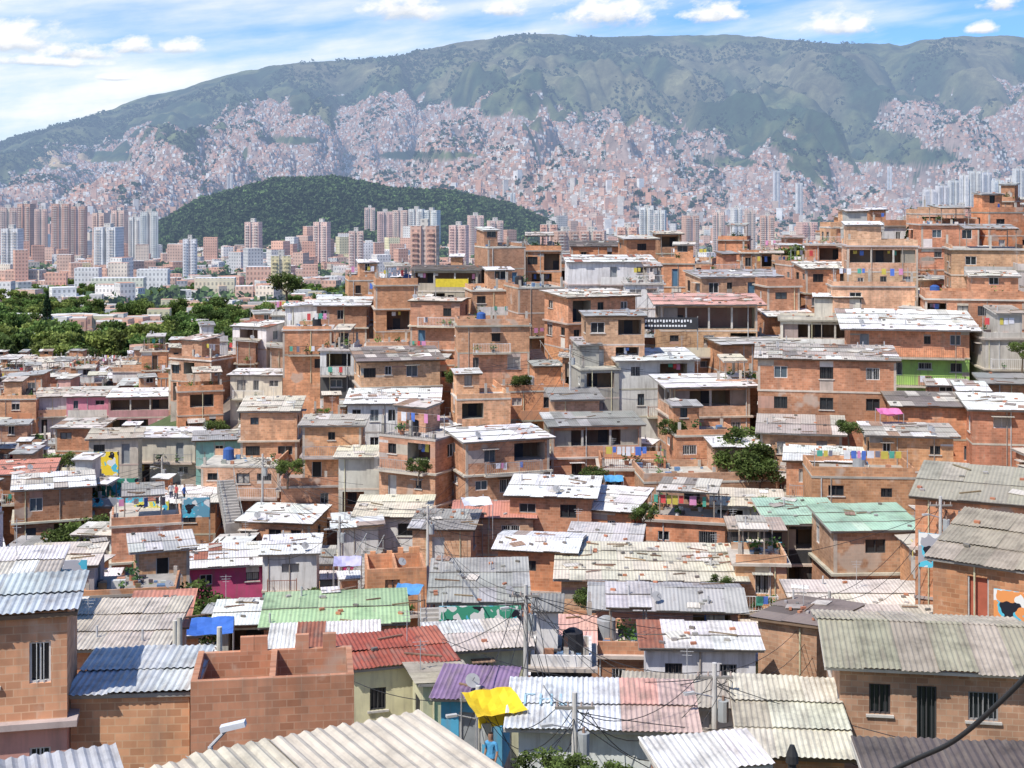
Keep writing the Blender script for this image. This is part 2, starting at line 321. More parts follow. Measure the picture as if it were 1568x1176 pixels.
def ops_for(W,z0,h,rng,kind='n',first=False,near=False):
    ops=[]
    if kind=='blank' or W<1.6: return ops
    if kind=='open': return [(.25,W-.25,z0+rng.choice([.15,.9,.9]),z0+h-.3,'o')]
    n=max(1,int(W/rng.uniform(1.8,2.9))); s=W/n
    for i in range(n):
        q=rng.random(); c=(i+.5)*s+rng.uniform(-.3,.3)
        if q<(.14 if kind=='n' else .5): continue
        if kind=='n' and q<.28 and s>1.9: a=min(s*.40,1.3); ops.append((c-a,c+a,z0+rng.choice([.1,.85]),z0+h-.28,'o'))
        elif kind=='n' and q<(.6 if first else .38): ops.append((c-.42,c+.42,z0+.02,z0+2.05,'d'))
        else:
            a=rng.uniform(.28,.66); b=rng.uniform(.6,1.2); t=rng.choice([2.05,2.05,1.9]); ops.append((c-a,c+a,z0+t-b,z0+t,'w'))
    out=[];last=.1
    for o in sorted(ops):
        if o[0]>last and o[1]<W-.1: out.append(o); last=o[1]+.08
    return out
def roof_plane(mb,o,a,b,A,B,pl,near,rng,clutter=True):
    o=Vector(o);a=Vector(a).normalized();b=Vector(b).normalized();n=a.cross(b)
    nc=max(1,round(A/rng.uniform(.9,1.25))); nr=max(1,round(B/rng.uniform(1.9,2.6)))
    uo=rng.uniform(0,50); vo=rng.uniform(0,50); mixf=.38 if pl in('old','rustwhite') else .16
    pw=pl=='pinkwhite'
    if pw: pl='pink'
    main=pal(pl,rng)
    if pl=='rustwhite': main=(.80,.77,.73)
    for j in range(nr):
        rowc=jit(main,.05,rng)
        for i in range(nc):
            a0=i*A/nc; a1=(i+1)*A/nc+.03; b0=j*B/nr-(.12 if j else rng.uniform(0,.18)); b1=(j+1)*B/nr+(rng.uniform(0,.15) if j==nr-1 else 0)
            l0=.05+rng.uniform(0,.04)+.012*(i%2); l1=.012*(i%2)+rng.uniform(0,.02)
            c=pal(pl,rng) if rng.random()<mixf else jit(rowc,.035,rng)
            if pw and a0<A*.42: c=jit((.76,.78,.78),.03,rng)
            if near:
                sg=max(4,int((a1-a0)/.0425)); m='corr'; pr=None
                for s in range(sg+1):
                    aa=a0+(a1-a0)*s/sg; w=.02*math.sin(2*math.pi*aa/.17)
                    p=tuple(o+a*aa+b*b0+n*(l0+w)); q=tuple(o+a*aa+b*b1+n*(l1+w))
                    if pr: mb.poly([pr[0],p,q,pr[1]],[(uo+pr[2],vo+b0),(uo+aa,vo+b0),(uo+aa,vo+b1),(uo+pr[2],vo+b1)],m,c)
                    pr=(p,q,aa)
            else:
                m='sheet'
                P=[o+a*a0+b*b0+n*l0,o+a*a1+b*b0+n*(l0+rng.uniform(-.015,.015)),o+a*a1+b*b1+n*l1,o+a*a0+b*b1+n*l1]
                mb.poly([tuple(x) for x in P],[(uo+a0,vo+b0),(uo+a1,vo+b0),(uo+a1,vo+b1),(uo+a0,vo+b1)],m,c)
                d=n*-.045
                mb.poly([tuple(P[0]+d),tuple(P[1]+d),tuple(P[1]),tuple(P[0])],[(0,0),(1,0),(1,.04),(0,.04)],'conc',(.25,.23,.21))
    wc=rng.choice([(.22,.15,.1),(.35,.33,.3),(.6,.57,.52)])
    mb.obox(o+n*-.12+b*.06,a*A,b*.07,n*.1,'paint',wc); mb.obox(o+n*-.12+b*(B-.13),a*A,b*.07,n*.1,'paint',wc)
    mb.obox(o+n*-.12+b*.14,a*.07,b*(B-.28),n*.1,'paint',wc); mb.obox(o+n*-.12+b*.14+a*(A-.07),a*.07,b*(B-.28),n*.1,'paint',wc)
    if clutter:
        for k in range(int(A*B*rng.uniform(.2,.8)*(1 if not near else .3))):
            aa=rng.uniform(.1,A-.5); bb=rng.uniform(.1,B-.4); q=rng.random(); t=rng.uniform(-.6,.6)
            e1=(a*math.cos(t)+b*math.sin(t)); e2=(b*math.cos(t)-a*math.sin(t))
            if q<.6: mb.obox(o+a*aa+b*bb+n*.06,e1*.25,e2*.13,n*.1,'paint',jit(rng.choice([(.5,.22,.13),(.4,.38,.35),(.2,.18,.16)]),.1,rng))
            elif q<.78: mb.obox(o+a*aa+b*bb+n*.07,e1*rng.uniform(.6,1.6),e2*.08,n*.05,'paint',jit((.25,.17,.11),.2,rng))
            elif q<.88 and A>2 and B>2 and not near: mb.obox(o+a*aa+b*bb+n*.08,e1*rng.uniform(.6,1.1),e2*rng.uniform(.5,.9),n*.03,'sheet',pal('old',rng))
            elif q<.93: 
                p=o+a*aa+b*bb; mb.cyl(p,p+Vector((0,0,.5)),.05,.05,6,'paint',(.5,.5,.5))
def rail(mb,p0,p1,h,col,step=.16):
    p0=Vector(p0);p1=Vector(p1);d=p1-p0;L=d.length; d/=L; s=Vector((-d.y,d.x,0))
    mb.obox(p0+Vector((0,0,h-.04)),d*L,s*.04,(0,0,.04),'paint',col); mb.obox(p0+Vector((0,0,.08)),d*L,s*.03,(0,0,.03),'paint',col)
    n=max(2,int(L/step))
    for i in range(n+1): mb.obox(p0+d*(L-.02)*i/n,d*.02,s*.02,(0,0,h-.04),'paint',col)
def shrub(mb,x,y,z,s,rng):
    g=rng.choice([(.06,.13,.03),(.1,.19,.04),(.04,.09,.03)])
    mb.cyl((x,y,z),(x,y,z+s*.35),s*.18,s*.22,7,'paint',rng.choice([(.5,.22,.13),(.7,.7,.68),(.1,.1,.1)]))
    for k in range(26):
        c=Vector((x+rng.gauss(0,.22)*s,y+rng.gauss(0,.22)*s,z+s*(.45+abs(rng.gauss(0,.3))))); e=Vector((rng.gauss(0,1),rng.gauss(0,1),rng.gauss(0,.7))).normalized(); f=e.orthogonal().normalized(); l=s*.17
        kk=rng.uniform(.6,1.6); mb.poly([tuple(c-e*l),tuple(c+f*l*.5),tuple(c+e*l),tuple(c-f*l*.5)],[(0,0)]*4,'leaf',tuple(q*kk for q in g))
def house(x,y,ztop,w,d,st,yaw,wall,wcol,roof,pl,opt,seed):
    rng=random.Random(seed); hs=2.55; H=st*hs; r=y; near=r<70; corrn=r<62
    nm='brick_house' if wall=='brick' else 'painted_house'
    E=bpy.data.objects.new(nm,None); scene.collection.objects.link(E); E.location=(x,y,ztop-H); E.rotation_euler=(0,0,math.radians(yaw)); E.empty_display_size=.5
    W=MB(); RF=MB(); DT=MB(); clut=not opt.get('clean')
    hw,hd=w/2,d/2; cols=opt.get('cols'); brk=wall=='brick'
    wc=jit(wcol,.07,rng)
    for k in range(st):
        z0=k*hs; z1=z0+hs; c=wc; m=wall
        if cols and cols[min(k,len(cols)-1)]: m='plaster'; c=cols[min(k,len(cols)-1)]
        elif brk and not opt.get('hero') and rng.random()<.10: m='plaster'; c=rng.choice(PLA)
        elif brk: c=jit(wc,.07,rng)
        kd='n'
        if k==st-1 and opt.get('open'): kd='open'
        if opt.get('blank'): kd='s'
        fo=opt['win'](k,z0,w) if 'win' in opt else ops_for(w,z0,hs,rng,kd,k==0)
        facade(W,-hw,-hd,1,0,w,z0,z1,fo,m,c,rng,near,brk)
        facade(W,-hw,hd,0,-1,d,z0,z1,ops_for(d,z0,hs,rng,'open' if kd=='open' and rng.random()<.6 else 's'),m,c,rng,near,brk)
        facade(W,hw,-hd,0,1,d,z0,z1,ops_for(d,z0,hs,rng,'open' if kd=='open' and rng.random()<.6 else 's'),m,c,rng,near,brk)
        facade(W,hw,hd,-1,0,w,z0,z1,[],m,c,rng)
        if k>0:
            cc=jit((.56,.49,.41),.12,rng); pr=rng.choice([.02,.02,.06,.25]) if 'band' not in opt else opt['band']
            t=.13
            DT.box(-hw-pr,hw+pr,-hd-pr,-hd+.001,z0-t,z0+.02,'conc',cc); DT.box(-hw-pr,-hw+.001,-hd+.002,hd,z0-t,z0+.02,'conc',cc); DT.box(hw-.001,hw+pr,-hd+.002,hd,z0-t,z0+.02,'conc',cc)
            if (rng.random()<.32 and 'win' not in opt) or k in opt.get('balc',()):
                bw=rng.uniform(.5,1)*w; bx=rng.uniform(-hw,hw-bw); bd=.85
                DT.box(bx,bx+bw,-hd-bd,-hd-pr-.002,z0-.14,z0+.01,'conc',cc)
                rc=rng.choice([(.75,.74,.72),(.05,.05,.05),(.3,.12,.08),(.35,.35,.35)])
                if rng.random()<.7: 
                    rail(DT,(bx+.04,-hd-bd+.03,z0),(bx+bw-.04,-hd-bd+.03,z0),.95,rc); rail(DT,(bx+.04,-hd-.3,z0),(bx+.04,-hd-bd+.05,z0),.95,rc); rail(DT,(bx+bw-.08,-hd-bd+.05,z0),(bx+bw-.08,-hd-.3,z0),.95,rc)
                else:
                    pc=rng.choice(PLA+BRK); DT.box(bx,bx+bw,-hd-bd,-hd-bd+.12,z0+.012,z0+.9,'plaster',pc)
                if rng.random()<.25:
                    for q in range(rng.randint(2,4)):
                        xx=rng.uniform(bx,bx+bw-.5); DT.box(xx,xx+rng.uniform(.2,.45),-hd-bd-.04,-hd-bd-.02,z0+rng.uniform(.3,.6),z0+.97,'paint',rng.choice(CLO))
                for q in range(rng.randint(0,3)): shrub(DT,rng.uniform(bx+.2,bx+bw-.2),-hd-bd*.6,z0,rng.uniform(.5,.9),rng)
        if brk and (opt.get('frame') or rng.random()<.3) and not opt.get('clean'):
            cc=(.54,.46,.38)
            for px in (-hw-.012,hw-.19): DT.box(px,px+.202,-hd-.012,-hd+.1,z0+.021,z1-.131,'conc',cc)
    fc=jit((.42,.36,.30),.12,rng); fm='brick' if brk and rng.random()<.6 else 'conc'
    if fm=='brick': fc=wc
    for (ox,oy,dx,dy,L) in((-hw,-hd,1,0,w),(-hw,hd,0,-1,d),(hw,-hd,0,1,d)): facade(W,ox,oy,dx,dy,L,-4.5,0,[],fm,fc,rng)
    ov=rng.uniform(.25,.5) if 'ov' not in opt else opt['ov']; sl=math.radians(opt.get('sl',rng.uniform(2,6.5)))
    def fill(rz):
        m=wall; c=wc
        for (p,q) in (((-hw,-hd),(hw,-hd)),((hw,-hd),(hw,hd)),((hw,hd),(-hw,hd)),((-hw,hd),(-hw,-hd))):
            n=4
            for i in range(n):
                f0,f1=i/n,(i+1)/n; A=(p[0]+(q[0]-p[0])*f0,p[1]+(q[1]-p[1])*f0); B=(p[0]+(q[0]-p[0])*f1,p[1]+(q[1]-p[1])*f1)
                za,zb=max(H,rz(*A)-.02),max(H,rz(*B)-.02)
                if za-H<.01 and zb-H<.01: continue
                L=math.hypot(q[0]-p[0],q[1]-p[1])
                W.poly([(*A,H),(*B,H),(*B,zb),(*A,za)],[(f0*L,H),(f1*L,H),(f1*L,zb),(f0*L,za)],m,c)
    ts,cs=math.tan(sl),math.cos(sl); sn=math.sin(sl)
    if roof in('shedf','shedb','shedl','shedr'):
        base=H-ov*ts+.1
        if roof=='shedf': roof_plane(RF,(-hw-ov,-hd-ov,base),(1,0,0),(0,cs,sn),w+2*ov,(d+2*ov)/cs,pl,corrn,rng,clut); fill(lambda X,Y:base+(Y+hd+ov)*ts)
        if roof=='shedb': roof_plane(RF,(hw+ov,hd+ov,base),(-1,0,0),(0,-cs,sn),w+2*ov,(d+2*ov)/cs,pl,corrn,rng,clut); fill(lambda X,Y:base+(hd+ov-Y)*ts)
        if roof=='shedl': roof_plane(RF,(-hw-ov,hd+ov,base),(0,-1,0),(cs,0,sn),d+2*ov,(w+2*ov)/cs,pl,corrn,rng,clut); fill(lambda X,Y:base+(X+hw+ov)*ts)
        if roof=='shedr': roof_plane(RF,(hw+ov,-hd-ov,base),(0,1,0),(-cs,0,sn),d+2*ov,(w+2*ov)/cs,pl,corrn,rng,clut); fill(lambda X,Y:base+(hw+ov-X)*ts)
    elif roof=='gable':
        base=H-ov*ts+.1; B=(hd+ov)/cs
        roof_plane(RF,(-hw-ov,-hd-ov,base),(1,0,0),(0,cs,sn),w+2*ov,B,pl,corrn,rng,clut); roof_plane(RF,(hw+ov,hd+ov,base),(-1,0,0),(0,-cs,sn),w+2*ov,B,pl,corrn,rng,clut)
        fill(lambda X,Y:base+(hd+ov-abs(Y))*ts)
    elif roof=='gabley':
        base=H-ov*ts+.1; B=(hw+ov)/cs
        roof_plane(RF,(-hw-ov,hd+ov,base),(0,-1,0),(cs,0,sn),d+2*ov,B,pl,corrn,rng,clut); roof_plane(RF,(hw+ov,-hd-ov,base),(0,1,0),(-cs,0,sn),d+2*ov,B,pl,corrn,rng,clut)
        fill(lambda X,Y:base+(hw+ov-abs(X))*ts)
    elif roof=='flat':
        cc=jit(rng.choice([(.55,.50,.44),(.62,.57,.50),(.40,.36,.31),(.48,.43,.37)]),.08,rng); p=rng.choice([.04,.15,.25])
        RF.box(-hw-p,hw+p,-hd-p,hd+p,H,H+.16,'conc',cc)
        pc=wc; ph=rng.uniform(.4,.9)
        for side in range(4):
            if rng.random()<.6:
                t=.13
                if side==0: RF.box(-hw,hw,-hd,-hd+t,H+.161,H+ph,wall,pc)
                if side==1: RF.box(-hw,-hw+t,-hd+t+.01,hd-t-.01,H+.161,H+ph*.97,wall,pc)
                if side==2: RF.box(hw-t,hw,-hd+t+.01,hd-t-.01,H+.161,H+ph*.95,wall,pc)
                if side==3: RF.box(-hw,hw,hd-t,hd,H+.161,H+ph*.9,wall,pc)
            elif side==0 and rng.random()<.5: rail(RF,(-hw,-hd+.05,H+.16),(hw,-hd+.05,H+.16),.9,rng.choice([(.7,.7,.68),(.1,.1,.1),(.3,.12,.08)]))
        for px in(-hw+.15,0.1,hw-.37):
            for py in(-hd+.15,hd-.37):
                if rng.random()<.45:
                    hh=rng.uniform(.5,1.7); RF.box(px,px+.22,py,py+.22,H+.162,H+hh,'conc',(.5,.46,.4))
                    for q in range(3): RF.cyl((px+.05+.05*q,py+.08,H+hh),(px+.05+.05*q,py+.08,H+hh+.5),.012,.012,4,'paint',(.2,.1,.07),False)
        if rng.random()<(.45 if not opt.get('hero') else .3):
            a=w*rng.uniform(.35,.6); b=d*rng.uniform(.4,.7); sx=rng.choice([-1,1]); x0=-hw+.2 if sx<0 else hw-a-.2; y1=hd-.2; y0=y1-b
            facade(W,x0,y0,1,0,a,H+.16,H+2.2,ops_for(a,H+.16,2.1,rng,'s'),wall,wc,rng); facade(W,x0,y1,0,-1,b,H+.16,H+2.2,[],wall,wc,rng); facade(W,x0+a,y0,0,1,b,H+.16,H+2.2,[],wall,wc,rng); facade(W,x0+a,y1,-1,0,a,H+.16,H+2.2,[],wall,wc,rng)
            roof_plane(RF,(x0-.25,y0-.3,H+2.2),(1,0,0),(0,.995,.1),a+.5,b+.5,rng.choice(['white','old','grey']),corrn,rng)
        elif rng.random()<.4:
            a=w*rng.uniform(.4,.8); x0=rng.uniform(-hw+.2,hw-a-.2); hh=rng.uniform(1.9,2.3)
            for px in(x0,x0+a-.08):
                for py in(-hd+.4,hd-.4): RF.box(px,px+.08,py,py+.08,H+.161,H+hh,'paint',(.35,.3,.25))
            roof_plane(RF,(x0-.2,-hd+.2,H+hh),(1,0,0),(0,.998,.06),a+.4,d-.4,rng.choice(['white','old','grey','beige']),corrn,rng)
        if rng.random()<.85:
            for q in range(rng.randint(4,22)):
                xx=rng.uniform(-hw+.3,hw-.8); yy=rng.uniform(-hd+.3,hd-.8); s=rng.uniform(.12,.5)
                RF.box(xx,xx+s,yy,yy+s*rng.uniform(.4,1),H+.163,H+.163+s*rng.uniform(.3,1),'paint',jit(rng.choice([(.5,.24,.15),(.4,.4,.38),(.15,.25,.4),(.7,.68,.64),(.12,.1,.1),(.25,.17,.1)]),.1,rng))
            for q in range(rng.randint(0,4)): shrub(RF,rng.uniform(-hw+.3,hw-.3),rng.uniform(-hd+.3,hd-.5),H+.16,rng.uniform(.5,1.0),rng)
        if rng.random()<.25:
            yy=rng.uniform(-hd+.4,0)
            for px in(-hw+.3,hw-.35): RF.box(px,px+.05,yy,yy+.05,H+.16,H+1.9,'paint',(.4,.4,.4))
            RF.box(-hw+.35,hw-.35,yy+.02,yy+.03,H+1.78,H+1.79,'paint',(.7,.7,.7))
            xx=-hw+.5
            while xx<hw-.9:
                ww=rng.uniform(.2,.5)
                if rng.random()<.6: RF.box(xx,xx+ww,yy+.015,yy+.035,H+1.78-rng.uniform(.4,.75),H+1.78,'paint',rng.choice(CLO))
                xx+=ww+.08
    elif roof=='none':
        t=.15
        RF.box(-hw+t,hw-t,-hd+t,hd-t,H-1.3,H-1.2,'conc',(.4,.37,.33))
        facade(W,hw-t,-hd+t,-1,0,w-2*t,H-1.2,H,[],wall,wc,rng); facade(W,-hw+t,hd-t,1,0,w-2*t,H-1.2,H,[],wall,wc,rng)
        facade(W,-hw+t,-hd+t,0,1,d-2*t,H-1.2,H,[],wall,wc,rng); facade(W,hw-t,hd-t,0,-1,d-2*t,H-1.2,H,[],wall,wc,rng)
        W.box(-hw,hw,-hd,-hd+t,H,H+.2,wall,wc); W.box(-hw,hw,hd-t,hd,H,H+.1,wall,wc); W.box(-hw,-hw+t,-hd+t+.01,hd-t-.01,H,H+.18,wall,wc); W.box(hw-t,hw,-hd+t+.01,hd-t-.01,H,H+.12,wall,wc)
        W.box(-.1,.05,-hd+t+.01,hd-t-.01,H-1.19,H+.15,wall,wc)
        n=int(w/.36)
        for q in range(n):   # stepped, unfinished course on top
            if rng.random()<.45: xx=-hw+q*.36; W.box(xx,xx+.35,hd-t+.005,hd-.005,H+.101,H+.101+.19*rng.choice([1,1,2]),wall,jit(wc,.1,rng))
    if rng.random()<.22 and roof=='flat':
        xx=rng.uniform(-hw+.8,hw-.8); c=rng.choice([(.03,.03,.035),(.05,.12,.35),(.35,.36,.37)]); RF.cyl((xx,.3,H+.17),(xx,.3,H+1.1),.5,.46,12,'paint',c); RF.cyl((xx,.3,H+1.1),(xx,.3,H+1.25),.46,.2,12,'paint',c)
    if rng.random()<.45 and r>50:
        xx=rng.uniform(-hw,hw); zt=H+rng.uniform(1.0,2.2); DT.cyl((xx,hd*.3,H),(xx,hd*.3,zt),.02,.015,5,'paint',(.45,.45,.45))
        for q in range(3): DT.obox((xx-.3+.06*q,hd*.3,zt-.1-.14*q),(.6-.12*q,0,0),(0,.015,0),(0,0,.015),'paint',(.5,.5,.5))
    if rng.random()<.16 and r>45:
        xx=rng.uniform(-hw+.4,hw-.4); c0=Vector((xx,-hd+.2,H+.55)); dd=Vector((.35,-.7,.62)).normalized()
        DT.cyl(c0-dd*.02,c0+dd*.05,.1,.27,12,'paint',(.4,.4,.4)); DT.cyl((xx,-hd+.2,H),c0,.02,.02,5,'paint',(.3,.3,.3)); DT.cyl(c0,c0+dd*.34,.01,.02,5,'paint',(.2,.2,.2))
    for q in range(rng.randint(0,2) if not opt.get('clean') else 0):
        xx=rng.uniform(-hw+.2,hw-.2); DT.cyl((xx,-hd-.05,-.5),(xx,-hd-.05,H),.04,.04,6,'paint',rng.choice([(.6,.6,.58),(.4,.35,.3),(.65,.6,.4)]),False)
    if rng.random()<.35 and r>75 and not opt.get('clean'):
        a=rng.uniform(1.6,min(3,w*.7)); x0=rng.uniform(-hw,hw-a); bd=1.5; hh=1.9
        m2='brick' if rng.random()<.6 else 'plaster'; c2=rng.choice(BRK if m2=='brick' else PLA)
        facade(W,x0,-hd-bd,1,0,a,-3,hh,[(a*.3,a*.3+.6,.6,1.4,'w')],m2,c2,rng); facade(W,x0,-hd-.01,0,-1,bd-.01,-3,hh,[],m2,c2,rng); facade(W,x0+a,-hd-bd,0,1,bd-.01,-3,hh,[],m2,c2,rng)
        roof_plane(RF,(x0-.15,-hd-bd-.3,hh),(1,0,0),(0,.99,.14),a+.3,bd+.25,rng.choice(['old','grey','white','beige','rustwhite']),corrn,rng)
    if opt.get('letters'):
        for (lx,ly,lw,lh) in [(.0,0,.07,.8),(.0,.73,.35,.07),(.5,0,.07,.8),(.85,0,.07,.8),(.5,.37,.35,.07),(1.15,0,.07,.8),(1.15,0,.3,.07),(1.6,.1,.07,.7)]:
            zz=H-ov*ts+.1+(1.2+ly+ov)*ts+.085; RF.obox((-hw+.1+lx,-hd+1.2+ly,zz),(lw,0,0),(0,lh,lh*ts),(0,0,.01),'paint',(.40,.60,.70))
    W.build('walls',E); RF.build('roof',E); DT.build('details',E)
    return E
b='brick'; p='plaster'
WH=(.80,.79,.76); CR=(.74,.68,.56)
def rowwin(n,ww=1.0,z=1.0,h=1.05,k='w'):
    def f(s,z0,w):
        return [((i+.5)*w/n-ww/2,(i+.5)*w/n+ww/2,z0+z,z0+z+h,k) for i in range(n)]
    return f
nowin=lambda k,z0,w:[]
